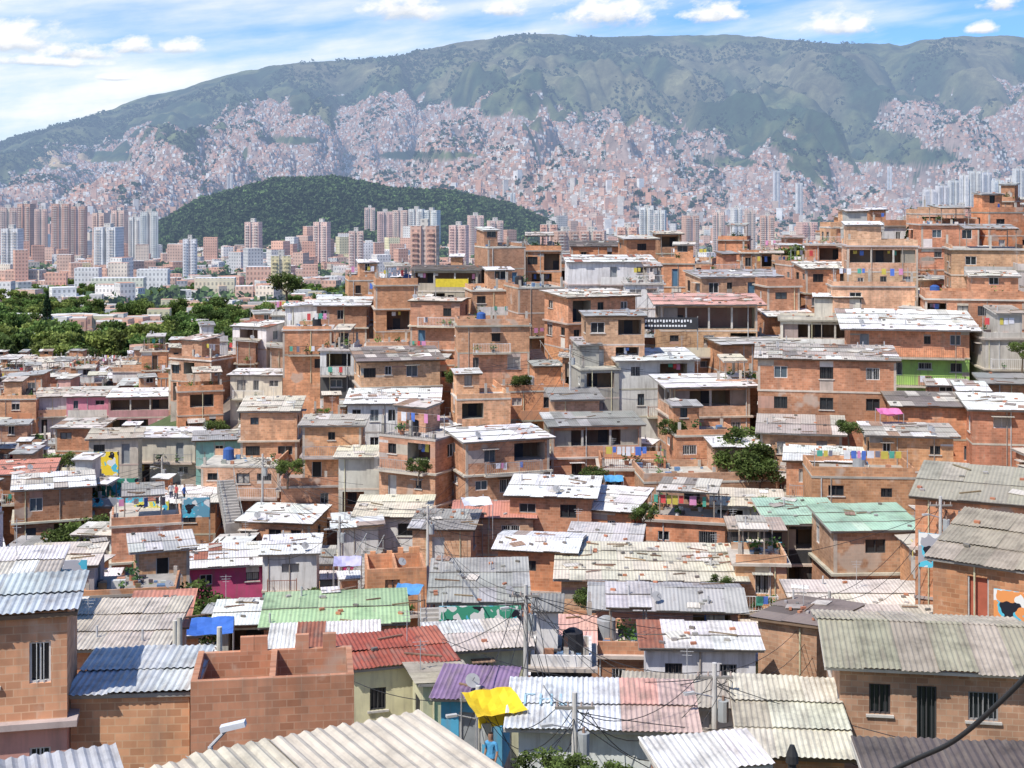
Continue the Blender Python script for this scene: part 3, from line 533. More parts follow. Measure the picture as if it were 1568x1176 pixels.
HERO=[
(1455,345,163,6.6,7,3,-4,b,'flat','white',{'blank':1}),(1356,378,147,7.2,7,3,-6,b,'flat','white',{'open':1,'frame':1}),(1522,383,146,7.4,8,3,-8,b,'flat','old',{'blank':1}),
(1268,412,151,5.2,6,3,3,b,'shedf','old',{}),(1228,408,160,3.6,6,3,5,b,'flat','old',{'blank':1}),(1195,440,148,3.5,5,3,5,b,'flat','old',{}),
(1500,460,134,9,7,2,-5,b,'flat','old',{}),(1340,440,140,8,5,2,-5,b,'flat','old',{}),
(1400,503,128,10.5,8,3,-8,b,'shedf','white',{'cols':[(.40,.62,.22),(.42,.66,.18),None],'balc':(1,2),'sl':8,'ov':.9}),
(1545,520,125,4,7,3,-5,p,'flat','old',{'col':(.6,.58,.5)}),
(1277,551,117,11.2,9,3,-9,b,'shedf','old',{'win':rowwin(3,1.1,1.0,1.0),'band':.05,'sl':3}),
(1265,492,138,8,6,2,-3,p,'flat','old',{'col':CR,'open':1}),
(1128,425,152,9.0,7,3,2,b,'shedf','grey',{}),(1040,405,163,4.2,6,3,4,b,'flat','old',{}),(935,402,166,10.2,7,2,3,p,'shedf','rustwhite',{'col':WH}),
(1085,466,140,9.6,6,3,-2,b,'shedf','pink',{'open':1,'ov':.8}),(988,436,156,4.2,6,3,4,p,'flat','old',{'col':WH}),
(818,442,152,5.2,7,4,10,b,'flat','white',{}),(905,455,143,7.6,7,3,12,b,'shedf','beige',{}),(940,485,132,5.5,5,2,8,b,'shedf','grey',{}),
(765,380,178,5,7,2,5,b,'flat','old',{}),(830,385,182,5,7,2,5,b,'flat','old',{}),(915,378,190,7,7,2,5,b,'shedf','dark',{}),(685,414,176,8.4,6,2,0,p,'shedf','dark',{'col':(.5,.42,.34),'open':1}),
(672,462,151,5.4,6,3,3,b,'gable','beige',{'balc':(1,2)}),(603,438,160,4.8,6,4,4,b,'flat','old',{'cols':[(.7,.7,.7),None,None,None]}),
(752,446,156,5.2,6,3,5,b,'flat','old',{'balc':(2,)}),(752,500,141,7.2,6,2,5,b,'flat','old',{'blank':1}),(523,468,166,5.8,6,2,4,b,'shedf','white',{}),
(468,506,152,5.2,6,2,6,b,'flat','old',{'blank':1}),(459,470,172,3.8,5,2,4,p,'shedl','white',{'col':WH}),(517,537,150,3.6,6,3,4,p,'flat','old',{'cols':[(.75,.75,.73),(.1,.1,.1),(.75,.75,.73)]}),
(604,552,141,8,7,3,6,b,'shedf','old',{}),(600,618,130,8.2,6,2,3,p,'shedf','white',{'col':(.78,.76,.68),'win':rowwin(5,.8,.95,1.1)}),(690,560,146,5,6,3,5,b,'flat','old',{}),
(812,600,136,6.6,6,2,8,b,'flat','old',{}),(912,566,130,3.6,6,3,6,p,'flat','old',{'col':(.45,.43,.38)}),(1000,552,131,7.2,6,3,8,p,'shedf','white',{'col':WH}),
(1082,592,122,7,6,3,5,b,'shedf','white',{'open':1,'ov':.7}),(1162,527,136,8.2,6,3,0,b,'shedf','grey',{}),(1078,668,115,5,5,2,4,b,'flat','white',{}),
(908,652,118,7.6,6,3,6,b,'shedf','grey',{'open':1}),(762,674,112,7.0,6,3,14,b,'shedf','white',{}),(645,672,113,5.4,5.6,3,-24,b,'flat','beige',{}),(735,612,130,5,5,3,8,b,'flat','old',{}),
(508,652,121,5,5,3,6,b,'shedf','old',{}),(410,630,126,5,6,3,8,b,'shedf','beige',{}),(248,670,150,7.2,6,2,4,p,'shedf','white',{'col':CR}),(330,674,144,4.6,5,2,4,p,'shedf','grey',{'col':(.36,.62,.58)}),
(168,672,142,4.8,6,3,6,p,'shedf','beige',{'col':(.6,.53,.44)}),(132,607,186,5.4,6,3,6,p,'shedf','old',{'cols':[(.75,.3,.38),(.78,.76,.74),(.75,.3,.38)]}),(80,607,190,4.8,6,2,6,p,'shedf','beige',{'col':WH}),
(212,608,182,8,6,2,5,p,'shedf','white',{'col':(.5,.28,.28),'open':1}),(25,612,188,5,6,2,6,b,'flat','old',{}),(120,655,160,5,6,2,6,b,'shedf','old',{}),(30,725,126,4.5,5,2,8,b,'shedf','salmon',{}),
(68,748,114,6.0,6,3,12,b,'shedf','old',{}),(214,805,104,5.0,5,2,12,b,'flat','old',{}),(238,842,92,3.4,4,2,10,b,'shedf','grey',{}),
(340,866,100,6.0,6,3,10,b,'shedf','rustwhite',{'cols':[None,(.6,.5,.46),(.62,.1,.22)],'balc':(1,)}),(440,848,100,3.8,5,3,8,p,'shedf','white',{'cols':[(.25,.55,.42),(.3,.6,.5),(.8,.79,.76)],'balc':(1,2)}),
(428,800,112,5.8,6,2,-8,b,'shedf','white',{}),(370,715,122,6.8,6,3,6,b,'flat','old',{}),(490,745,118,7.0,6,3,6,b,'flat','grey',{}),
(600,790,105,5.0,5.5,3,6,p,'shedf','cream',{'cols':[(.72,.66,.4),(.8,.79,.76)],'balc':(1,)}),(543,808,102,2.9,5,2,4,p,'shedl','white',{'cols':[(.6,.05,.2),(.8,.79,.76)]}),
(757,792,100,5.6,6,2,-6,b,'gable','salmon',{'sl':11}),(850,760,100,5.8,6,2,-8,b,'shedf','white',{}),(828,842,89,4.8,5,2,-4,b,'gable','white',{'sl':8}),
(925,780,100,5.6,6,2,-20,b,'shedf','white',{}),(1085,738,108,10.5,7,2,-5,b,'flat','old',{}),(1235,664,111,6.3,6,2,-12,b,'shedf','old',{}),(1270,708,105,5.5,5,2,-14,b,'shedf','white',{}),
(1325,732,100,7.2,6,2,-4,b,'flat','old',{}),(1440,622,111,6.6,5,2,-10,b,'shedf','old',{'blank':1}),(1540,628,108,4.4,6,2,-10,b,'shedf','white',{}),
(1400,668,104,6,5,2,-8,b,'shedf','old',{}),
(1515,768,72,5.4,6,3,-24,b,'shedf','tan',{'sl':9,'ov':.3}),(1565,868,56,4.2,5,2,-34,b,'shedf','tan',{'sl':10,'ov':.3}),
(1338,812,87,5.4,6,2,-4,b,'shedf','mint',{'frame':1}),(1232,802,92,4.6,6,2,-4,p,'shedf','mint',{'col':(.05,.05,.055),'open':1}),
(1168,865,84,3.0,4,2,-4,b,'flat','beige',{}),(1160,812,90,3.2,3,2,-4,p,'shedf','white',{'col':(.04,.04,.045),'blank':1}),
(1000,886,84,10.6,8.5,2,-3,b,'shedf','beige',{'sl':2,'ov':.5}),(732,918,81,5.0,6.5,2,1,p,'shedf','grey',{'cols':[(.78,.78,.76),(.78,.77,.74)],'sl':8,'win':rowwin(3,.9,.6,1.3),'balc':(1,)}),
(601,874,88,3.7,5,3,4,b,'none','old',{'blank':1}),(505,956,67,6.6,4.6,2,6,b,'shedf','green',{'blank':1,'sl':2.5}),(490,1000,59,4.2,3,1,6,b,'shedf','rustwhite',{}),
(598,1018,54,3.8,3.4,2,16,p,'shedf','red',{'col':(.76,.72,.44),'win':rowwin(2,.62,.95,.85)}),(728,992,60,3.6,3.2,2,10,p,'gable','old',{'col':(.7,.68,.45)}),(672,1048,52,1.7,1.8,2,16,p,'shedr','tan',{'col':(.74,.70,.45)}),
(872,985,66,2.0,3,2,-3,b,'shedf','pink',{}),(862,1025,60,2.6,3,2,-3,p,'flat','dark',{'cols':[(.8,.8,.78),(.05,.05,.05)]}),
(1025,930,72,7.2,5.0,2,-4,p,'gable','grey',{'col':(.62,.36,.30),'sl':11}),(950,1005,66,3.2,4,2,-3,b,'flat','old',{'balc':(1,)}),
(1075,992,61,4.7,2.6,2,-3,p,'shedf','rustwhite',{'col':(.82,.81,.79),'win':rowwin(2,.75,.95,.95),'sl':4}),(1068,1080,50,4.6,2.2,2,-8,p,'shedf','beige',{'col':(.7,.66,.58)}),
(925,1112,44,5.2,3.0,2,-3,p,'shedf','pinkwhite',{'col':(.8,.79,.77),'sl':4,'clean':1,'letters':1}),(1232,1152,41,2.7,5.2,1,-6,b,'shedf','cream',{'sl':3,'clean':1}),
(1250,960,64,3.0,4.0,2,-40,b,'shedl','dark',{}),(1330,928,76,7.6,4.5,2,-2,b,'shedf','beige',{'sl':3}),(1370,965,66,5,3,2,-2,b,'shedf','beige',{'sl':3}),
(1448,1018,44,5.9,5,2,-8,b,'gable','tan',{'sl':12,'ov':.5,'clean':1,'win':lambda k,z0,w:[(.9,1.55,z0+1.0,z0+1.95,'w'),(2.35,2.95,z0+.15,z0+1.95,'w'),(3.9,4.8,z0+.95,z0+1.85,'w')]}),
(1470,1196,30,3.4,1.6,1,-6,b,'shedf','dark',{'sl':2,'clean':1}),(1085,1176,35,2.4,1.5,1,10,b,'shedf','white',{'sl':3,'clean':1}),
(5,942,34,2.5,2.6,3,12,b,'shedf','bluegrey',{'cols':[None,(.66,.34,.28),None],'ov':.25,'sl':3,'clean':1,'win':rowwin(2,.5,.9,1.0)}),(195,1062,35,2.9,3.2,2,4,b,'shedf','bluegrey',{'win':nowin,'sl':.6,'ov':.15,'clean':1}),
(408,1048,35,4.0,2.6,2,8,b,'none','old',{'win':nowin,'clean':1}),
(150,990,56,4.6,5.5,2,4,b,'shedf','beige',{'sl':2}),(25,880,58,2.4,3,2,10,p,'shedf','old',{'col':(.1,.42,.55)}),(85,868,84,4.0,5,2,8,p,'shedf','beige',{'col':(.45,.42,.4)}),(190,912,84,5.4,5,2,10,b,'flat','grey',{}),
(232,958,62,2.0,3.5,2,8,b,'shedf','salmon',{}),(375,955,75,3.0,4,2,6,p,'shedf','white',{'col':WH}),
(728,1068,50,2.2,2.0,1,-8,p,'shedf','purple',{'col':(.1,.4,.6)}),
(1130,515,142,5,5,2,0,b,'flat','old',{}),(1210,485,145,4.5,5,3,0,b,'shedf','old',{}),(880,612,125,4,5,2,6,b,'shedf','grey',{}),(560,700,117,4.5,4.5,2,5,p,'shedf','cream',{'col':(.7,.68,.6)}),
(930,832,92,4.5,5,2,-4,b,'shedf','white',{}),(1060,800,98,5.5,5,2,-10,b,'flat','white',{}),(1150,775,100,4.5,5,2,-8,p,'shedf','beige',{'col':WH}),
(680,810,96,4.0,5,2,4,b,'shedf','grey',{}),(970,720,112,5.2,5,2,-5,b,'flat','grey',{}),(840,705,118,4.2,5,2,4,b,'flat','old',{}),
(1545,588,117,3.6,4,2,-5,b,'shedf','grey',{}),(1130,590,124,4,5,3,2,b,'flat','old',{}),
(40,775,128,4,5,2,8,p,'shedf','white',{'col':CR}),(290,770,118,4,5,2,8,b,'shedf','old',{}),(300,600,158,5,5,2,8,b,'flat','old',{}),(395,575,160,6,5,2,8,p,'shedf','old',{'col':CR}),
]
HP=[]
for h in HERO:
    h=list(h)
    if h[2]>70: h[4]*=.84
    if h[2]>85: h[6]+=random.Random(int(h[0]*7+h[1])).gauss(0,5)
    u,v,r=h[0],h[1],h[2]; HP.append(((u-UC)/F*r,r+h[4]/2*.9,-(v-HZ)/F*r,h))
for (x,y,z,h) in HP:
    CORR.append((x,y,(z-h[5]*2.55)-float(np.atleast_1d(terrain(np.float64(x),np.float64(y),False))[0])))
for i,(x,y,z,h) in enumerate(HP):
    wall=h[7]; op=h[10]; op['hero']=1; wc=op.get('col') or (random.Random(i*7+1).choice(BRK) if wall=='brick' else WH)
    house(x,y,z,h[3],h[4],h[5],h[6],wall,wc,h[8],h[9],op,1000+i)
house(-2.73,13.65,-6.78,7,6,1,30,'brick',BRK[0],'shedf','weather',{'sl':.6,'ov':.0,'clean':1},77)
house(-6.9,19.0,-8.6,3.4,4.2,1,22,'brick',BRK[0],'shedf','bluegrey',{'sl':.8,'ov':.0,'clean':1},78)
placed=[(x,y,math.hypot(h[3],h[4])/2*.84) for (x,y,z,h) in HP]
def vis_ok(x,y,zt,w,d):
    yf=y-d/2; uf0=(x-w/2)/yf*F+UC; uf1=(x+w/2)/yf*F+UC; vt=HZ-(zt+.8)/y*F
    for (hx,hy,hz,h) in HP:
        if hy<=y: continue
        r=h[2]; u0=h[0]-h[3]/2/r*F; u1=h[0]+h[3]/2/r*F
        ovl=min(uf1,u1)-max(uf0,u0)
        if ovl>.1*(u1-u0):
            lim=h[1]+.84*min(h[5],2.3)*2.55/r*F
            if vt<lim: return False
    return True
rg=random.Random(5); infill=0; shacks=0
for att in range(30000):
    small=att>16000
    if small and shacks>190: break
    if not small and infill>420: continue
    y=48+ (rg.random()**.8)*300; u=rg.uniform(-170,1740); x=(u-UC)/F*y
    if small and y>170: continue
    if y>205 and u>520+ (y-205)*-.6: continue
    if y<60 and rg.random()<.6: continue
    w=rg.uniform(3.2,6.4); d=rg.uniform(3.4,5.2)
    if small: w=rg.uniform(1.8,3.4); d=rg.uniform(1.8,2.8)
    rad=math.hypot(w,d)/2*(.82 if not small else .7)
    if any((x-a)**2+(y-bb)**2<(rad+c)**2*(1 if not small else .8) for a,bb,c in placed): continue
    st=rg.choice([1,2,2,3,3]) if y<150 else rg.choice([2,2,3])
    if y>230: st=rg.choice([2,3,3])
    if small: st=rg.choice([1,2,2])
    gz=Tz(x,y)-.3+rg.uniform(-.5,.5); ok=False
    while st>0:
        if vis_ok(x,y,gz+st*2.55,w,d): ok=True; break
        st-=1
    if not ok: continue
    wall='brick' if rg.random()<.8 else 'plaster'; wc=rg.choice(BRK if wall=='brick' else PLA)
    roof=rg.choice(['shedf','shedf','shedb','shedl','shedr','flat','flat','flat','flat','flat','flat'])
    if small: roof=rg.choice(['shedf','shedl','shedr','flat','flat'])
    pl=rg.choice(['white','old','old','old','beige','beige','grey','grey','rustwhite'] if rg.random()<.94 else ['green','salmon','pink','cream'])
    if y>220: roof=rg.choice(['flat','flat','shedf','gable']); pl=rg.choice(['old','beige','salmon']); wall='brick' if rg.random()<.85 else wall; wc=rg.choice(BRK)
    house(x,y,gz+st*2.55,w,d,st,rg.gauss(2 if u<900 else -4,12),wall,wc,roof,pl,{'open':rg.random()<.22},5000+att)
    placed.append((x,y,rad))
    if small: shacks+=1
    else: infill+=1
print('houses',len(HERO),infill,shacks,time.time()-T0)

# ------------------------------------------------------------------ terrain meshes
def uv_of(x,y,z): return x/y*F+UC, HZ-z/y*F
def urban(x,y,z):
    u,v=uv_of(x,y,z)
    vb=np.interp(u,[-600,0,100,200,300,400,500,600,700,850,1000,1100,1180,1250,1320,1345,1400,1500,1600,2200],[290,225,208,190,170,150,143,135,138,142,150,160,185,232,236,150,118,112,115,130])
    n=fbm(x/420,y/420,4,71); n2=fbm(x/110,y/110,3,72)
    a=sstep(-6,75,v-vb)
    m=(n*.6+n2*.4) < (.34+.36*a)
    m&=(v>vb)
    for (cu,cv,ru,rv) in((655,238,78,8),(1335,222,75,26),(1110,248,50,9),(160,240,45,9),(960,120,60,20),(1395,240,70,14),(445,215,40,7)):
        m&=(((u-cu)/ru)**2+((v-cv)/rv)**2+.8*(n2-.5))>1
    return m
def grid(ys,ss):
    Y,S=np.meshgrid(ys,ss,indexing='ij'); X=S*(Y+60); Z=terrain(X.ravel(),Y.ravel()).reshape(X.shape)
    Z=np.where(Y<330,Z-.7,Z)
    n,m=X.shape; V=np.stack([X,Y,Z],-1).reshape(-1,3); i=np.arange(n-1)[:,None]*m+np.arange(m-1)[None,:]
    Fq=np.stack([i,i+1,i+m+1,i+m],-1).reshape(-1,4); return V,Fq
ss=np.concatenate([np.linspace(-1.15,-.43,40,endpoint=False),np.linspace(-.43,.43,620),np.linspace(.43,1.15,41)[1:]])
ysn=np.concatenate([np.linspace(-40,60,50,endpoint=False),np.linspace(60,320,130,endpoint=False),np.geomspace(320,3200,130)])
V,Fq=grid(ysn,ss)
n1=fbm(V[:,0]/14,V[:,1]/14,3,90); far=sstep(250,420,V[:,1])[:,None]
near=np.where(n1[:,None]>.55,np.array([[.09,.12,.045]]),np.array([[.25,.20,.16]]))
cc=near*(1-far)+far*np.where(fbm(V[:,0]/90,V[:,1]/90,3,91)[:,None]>.40,np.array([[.06,.10,.035]]),np.array([[.22,.19,.16]]))
u_,v_=uv_of(V[:,0],np.maximum(V[:,1],1),V[:,2]); hill=(np.abs(V[:,1]-2650)<600)&(u_>230)&(u_<850)
cc[hill]=(.035,.06,.022)
np_mesh('ground',V,Fq,None,['ground'],smooth=True,vcol=cc)
ysf=np.concatenate([np.linspace(3200,10400,560),np.linspace(10500,16000,20)])
V,Fq=grid(ysf,ss)
ur=urban(V[:,0],V[:,1],V[:,2]); nn=fbm(V[:,0]/500,V[:,1]/500,4,95); n3=fbm(V[:,0]/110,V[:,1]/110,3,96)
g=np.zeros((len(V),3)); a=sstep(.44,.60,nn*.5+n3*.5)[:,None]
g[:]=np.array([.028,.052,.026])*(1-a)+np.array([.105,.125,.055])*a
u_,v_=uv_of(V[:,0],V[:,1],V[:,2]); tan=sstep(.53,.66,fbm(V[:,0]/600,V[:,1]/900,3,97))*sstep(250,130,v_)
g=g*(1-.6*tan[:,None])+np.array([.19,.17,.10])*.6*tan[:,None]
q=(((u_-95)/45)**2+((v_-243)/14)**2+1.4*(n3-.5))<.8; g[q]=(.45,.34,.2)
g[ur]=(.28,.21,.18)
np_mesh('mountain_range',V,Fq,None,['mount'],smooth=True,vcol=g)

# ------------------------------------------------------------------ distant city
def boxes(name,x,y,z,w,d,h,yaw,cs,cr,mats):
    n=len(x); c,s=np.cos(yaw),np.sin(yaw); V=np.zeros((n,8,3)); k=0
    for zz in(0,1):
        for (sx,sy) in((-1,-1),(1,-1),(1,1),(-1,1)):
            lx=sx*w/2; ly=sy*d/2; V[:,k,0]=x+lx*c-ly*s; V[:,k,1]=y+lx*s+ly*c; V[:,k,2]=np.where(zz==0,z-8,z+h); k+=1
    fa=np.array([[0,1,5,4],[1,2,6,5],[2,3,7,6],[3,0,4,7],[4,5,6,7]]); Fq=(np.arange(n)[:,None,None]*8+fa[None]).reshape(-1,4)
    UV=np.zeros((n,5,4,2))
    for f in range(4):
        L=w if f%2==0 else d; L=np.round(L/3.1)*3.1
        UV[:,f,1,0]=L; UV[:,f,2,0]=L; UV[:,f,2,1]=h; UV[:,f,3,1]=h
    mi=np.tile([0,0,0,0,1],n); C=np.repeat(cs[:,None,:],5,1); C[:,4,:]=cr
    return np_mesh(name,V.reshape(-1,3),Fq,C.reshape(-1,3),mats,mi,UV.reshape(-1,2))
def pick(pals,wts,n): 
    i=NR.choice(len(pals),n,p=np.array(wts)/sum(wts)); c=np.array(pals)[i]; return np.clip(c*(1+NR.uniform(-.15,.15,(n,1))),.02,.9)
N=260000
y=np.sqrt(NR.uniform(3250**2,9000**2,N)); s=NR.uniform(-.46,.46,N); x=s*y; z=terrain(x,y)
m=urban(x,y,z); x,y,z=x[m],y[m],z[m]; x,y,z=x[:115000],y[:115000],z[:115000]; n=len(x); print('hill houses',n)
big=NR.rand(n)<.02*(y<4600)
w=NR.uniform(7,15,n); d=NR.uniform(7,13,n); h=NR.choice([3,5.5,8,11],n,p=[.3,.45,.2,.05]); h=np.where(big,NR.uniform(18,45,n),h); w=np.where(big,16,w)
cs=pick([(.68,.38,.26),(.70,.45,.34),(.76,.70,.63),(.60,.46,.37),(.82,.80,.77)],[32,24,20,10,16],n); cr=pick([(.66,.42,.32),(.62,.57,.53),(.80,.76,.72),(.66,.35,.24),(.38,.34,.31)],[30,22,22,18,8],n)
boxes('hillside_barrio_houses',x,y,z,w,d,h,NR.uniform(-.5,.5,n),cs,cr,['city','croof'])
N=19000; y=np.sqrt(NR.uniform(900**2,3350**2,N)); s=NR.uniform(-.5,.5,N); x=s*y; u=s*F+UC; z=terrain(x,y)
m=~((np.abs(y-2650)<560)&(u>225)&(u<860)&(terrain(x,y)>-93)); m&=~((u<640)&(y<1200)&(NR.rand(N)<.6)); m&=(fbm(x/160,y/160,3,120)<.57)
m&=~((u<600)&(y<1000))
x,y,z=x[m],y[m],z[m]; n=len(x); t=NR.rand(n); tall=t<.035; mid=(t>=.035)&(t<.2)
h=np.where(tall,NR.uniform(24,42,n),np.where(mid,NR.uniform(12,21,n),NR.choice([5.8,8.7,11.6],n)))
h=np.where((y<1300)&tall,18,h)
w=np.where(tall,NR.uniform(12,18,n),NR.uniform(8,20,n)); d=np.where(tall,NR.uniform(12,17,n),NR.uniform(8,15,n))
cs=pick([(.70,.40,.28),(.72,.48,.36),(.80,.78,.74),(.72,.62,.5),(.72,.66,.4),(.5,.5,.5)],[32,22,28,10,4,4],n); cr=pick([(.64,.37,.26),(.5,.47,.44),(.76,.74,.7),(.60,.31,.2)],[30,22,26,22],n)
boxes('valley_city_buildings',x,y,z,w,d,h,NR.choice([-.35,.15,.5],n)+NR.uniform(-.1,.1,n),cs,cr,['city','croof'])
def tower(u,vt,r,wpx,col,seed,name='apartment_tower'):
    rng=random.Random(seed); x=(u-UC)/F*r; zt=-(vt-HZ)/F*r; zb=Tz(x,r)-3; w=max(8,wpx/F*r); d=w*rng.uniform(.7,1.1); H=zt-zb
    mb=MB(); hw=w/2
    def bx(x0,x1,y0,y1,z0,z1,c,rc=(.5,.48,.45)):
        for (a,b2,L) in(((x0,y0),(x1,y0),x1-x0),((x1,y0),(x1,y1),y1-y0),((x1,y1),(x0,y1),x1-x0),((x0,y1),(x0,y0),y1-y0)):
            mb.poly([(*a,z0),(*b2,z0),(*b2,z1),(*a,z1)],[(0,0),(L,0),(L,z1-z0),(0,z1-z0)],'city',c)
        mb.poly([(x0,y0,z1),(x1,y0,z1),(x1,y1,z1),(x0,y1,z1)],[(0,0),(1,0),(1,1),(0,1)],'croof',rc)
    c=jit(col,.05,rng)
    bx(-hw,-hw*.18,0,d,0,H,c); bx(hw*.18,hw,0,d,0,H,c); bx(-hw*.18,hw*.18,d*.15,d*.85,0,H*.985,jit((.66,.6,.54),.1,rng)); bx(-hw*.3,hw*.3,d*.3,d*.7,H*.97,H+4,(.6,.56,.5))
    for k in range(2,int(H/2.9)):
        for sx in(-1,1): mb.box(sx*hw*.62-hw*.22,sx*hw*.62+hw*.22,-1.2,-.01,k*2.9-.2,k*2.9+.75,'croof',(.66,.6,.54) if seed%3 else c)
    mb.build(name,None,(x,r,zb),rng.uniform(-.3,.3))
BT=(.66,.40,.30); WT=(.80,.79,.77); PT=(.74,.52,.43)
TW=[(648,346,800,40,BT),(12,318,1900,26,PT),(36,312,1950,20,BT),(62,320,1900,18,PT),(92,312,1850,26,BT),(118,316,1900,24,BT),(150,326,1950,20,PT),(180,322,1900,20,PT),(205,332,1950,18,WT),(228,324,1900,26,WT),
(14,350,1500,26,WT),(160,348,1500,34,WT),(590,324,2100,24,PT),(612,322,2100,22,PT),(636,320,2100,22,WT),(658,322,2100,22,WT),(566,318,2200,16,PT),(385,340,1500,22,PT),(430,392,1050,30,(.76,.66,.38)),
(490,340,1700,22,PT),(545,354,1500,22,PT),(290,366,1400,20,WT),(730,330,1900,22,PT),(760,338,1800,22,PT),(840,344,1500,26,BT),(870,354,1300,34,BT),(905,354,1300,34,BT),(960,348,1500,30,BT),(990,318,2200,22,WT),(1010,322,2300,16,WT),
(1130,318,2400,14,WT),(1150,322,2300,14,PT),(1175,330,2000,22,BT),(1240,340,1700,26,PT),(1385,338,1500,26,WT),(1350,345,1400,24,WT),(1425,290,3000,18,WT),(1445,284,3000,16,WT),(1462,276,3000,14,WT),(1476,268,3000,13,WT),(1494,262,3000,16,WT),(1512,264,3000,16,WT),(1530,276,2900,16,WT),(1548,272,3000,14,WT),(1562,258,2900,14,WT),
(1475,316,1500,26,BT),(1500,318,1500,22,BT),(1552,306,1500,30,(.8,.62,.5)),(1362,255,5200,7,WT),(1100,325,2200,18,PT),(1060,330,2100,22,BT),(700,345,1500,26,PT),(1290,345,1500,24,PT),(352,265,4200,9,WT),(785,295,3600,8,WT),(1190,262,4500,9,WT),(1225,280,4000,9,WT)]
for i,(u,v,r,wp,c) in enumerate(TW): tower(u,v,r,wp,c,300+i)
print('city',time.time()-T0)
# ------------------------------------------------------------------ vegetation
def quadcloud(C,size,cols,up=.3):
    n=len(C); a=NR.normal(size=(n,3)); a[:,2]*=.7; a/=np.linalg.norm(a,axis=1)[:,None]; t=NR.normal(size=(n,3)); b_=np.cross(a,t); b_/=np.linalg.norm(b_,axis=1)[:,None]
    s=size[:,None]/2; V=np.stack([C-a*s-b_*s*.7,C+a*s-b_*s*.5,C+a*s*1.1+b_*s*.7,C-a*s*.8+b_*s*.6],1).reshape(-1,3)
    return V,np.arange(n*4).reshape(-1,4),cols
def tree_mesh(seed,h,cr,nl=2600,ls=.5,shade=1.0):
    rng=random.Random(seed); mb=MB(); trh=h*.42; bc=(.16,.12,.085)
    lean=Vector((rng.uniform(-.4,.4),rng.uniform(-.4,.4),0)); mb.cyl((0,0,-.5),Vector((0,0,trh))+lean,.035*h,.02*h,8,'bark',bc)
    cl=[]
    for k in range(15):
        th=rng.uniform(0,6.28); ph=rng.uniform(-.4,1); rr=cr*rng.uniform(.35,.85)
        cpt=Vector((math.cos(th)*rr,math.sin(th)*rr,h*.62+ph*h*.26-(rr/cr)**2*h*.1)); cl.append((cpt,cr*rng.uniform(.28,.5),rng.uniform(.55,1.5)))
    for cpt,_,_ in cl[:8]: mb.cyl(Vector((0,0,trh*rng.uniform(.7,1)))+lean,cpt,.012*h,.004*h,5,'bark',bc,False)
    tr=mb.build('t',None); me=tr.data
    P=[];S=[];Cc=[]; hue=rng.uniform(0,1); base=np.array([.10,.175,.045])*(1-hue)+np.array([.23,.28,.07])*hue
    for cpt,rad,br in cl:
        n=nl//15; v=NR.normal(size=(n,3)); v/=np.linalg.norm(v,axis=1)[:,None]; v*=(NR.rand(n,1)**.45)*rad; v[:,2]*=.7
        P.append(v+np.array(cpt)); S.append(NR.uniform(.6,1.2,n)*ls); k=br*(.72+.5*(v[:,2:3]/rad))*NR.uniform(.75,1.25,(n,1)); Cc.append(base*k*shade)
    P=np.concatenate(P);S=np.concatenate(S);Cc=np.clip(np.concatenate(Cc),.01,.4)
    V,Fq,C=quadcloud(P,S,Cc)
    nV=len(me.vertices); tv=np.zeros(nV*3); me.vertices.foreach_get('co',tv); faces=[tuple(pp.vertices) for pp in me.polygons]
    allV=tv.reshape(-1,3).tolist()+V.tolist(); allF=faces+(Fq+nV).tolist()
    m2=bpy.data.meshes.new('tree_crown'); m2.from_pydata(allV,[],allF); m2.materials.append(MATS['bark']); m2.materials.append(MATS['leaf'])
    m2.polygons.foreach_set('material_index',[0]*len(faces)+[1]*len(Fq))
    ca=m2.color_attributes.new('Col','FLOAT_COLOR','CORNER'); cnt=[len(f) for f in faces]+[4]*len(Fq); col=np.ones((len(allF),4),np.float32); col[:len(faces),:3]=bc; col[len(faces):,:3]=C
    ca.data.foreach_set('color',np.repeat(col,cnt,axis=0).ravel())
    bpy.data.objects.remove(tr); return m2
TM=[tree_mesh(s,11,4.8,2400,.66) for s in range(8)]; TS=[tree_mesh(50+s,6,2.6,2600,.26,.7) for s in range(3)]
E=bpy.data.objects.new('park_woodland',None); scene.collection.objects.link(E)
cnt=0
for k in range(4200):
    yy=math.sqrt(R.uniform(350**2,1350**2)); uu=R.uniform(-160,690)
    if yy<420 and R.random()<.3: continue
    xx=(uu-UC)/F*yy
    if float(fbm(np.float64(xx/45),np.float64(yy/60),3,133))>(.54 if yy<950 else .47): continue
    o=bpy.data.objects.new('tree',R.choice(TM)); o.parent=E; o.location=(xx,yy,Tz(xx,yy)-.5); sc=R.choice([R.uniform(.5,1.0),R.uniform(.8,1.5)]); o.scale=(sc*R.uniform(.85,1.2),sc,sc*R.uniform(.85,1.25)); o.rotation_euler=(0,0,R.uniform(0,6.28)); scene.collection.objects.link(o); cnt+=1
print('trees',cnt)
N=700; yy=NR.uniform(390,1150,N); uu=NR.uniform(-100,640,N); xx=(uu-UC)/F*yy; m=fbm(xx/45,yy/60,3,133)>.535; xx,yy=xx[m],yy[m]; N=len(xx)
boxes('park_edge_buildings',xx,yy,terrain(xx,yy)+1,NR.uniform(7,14,N),NR.uniform(7,10,N),NR.choice([6,9,12],N),NR.uniform(-.4,.4,N),pick([(.68,.40,.28),(.78,.76,.7),(.72,.66,.42)],[55,35,10],N),pick([(.64,.38,.26),(.72,.70,.64),(.45,.42,.38)],[45,35,20],N),['city','croof'])
mbl=[(182,425,1150,78,14,(.74,.74,.6)),(235,412,1200,46,16,WH),(135,410,1250,36,14,WH),(330,425,1150,60,10,(.78,.7,.5)),(510,452,950,50,8,(.78,.76,.7)),(400,408,1250,44,14,(.7,.42,.3))]
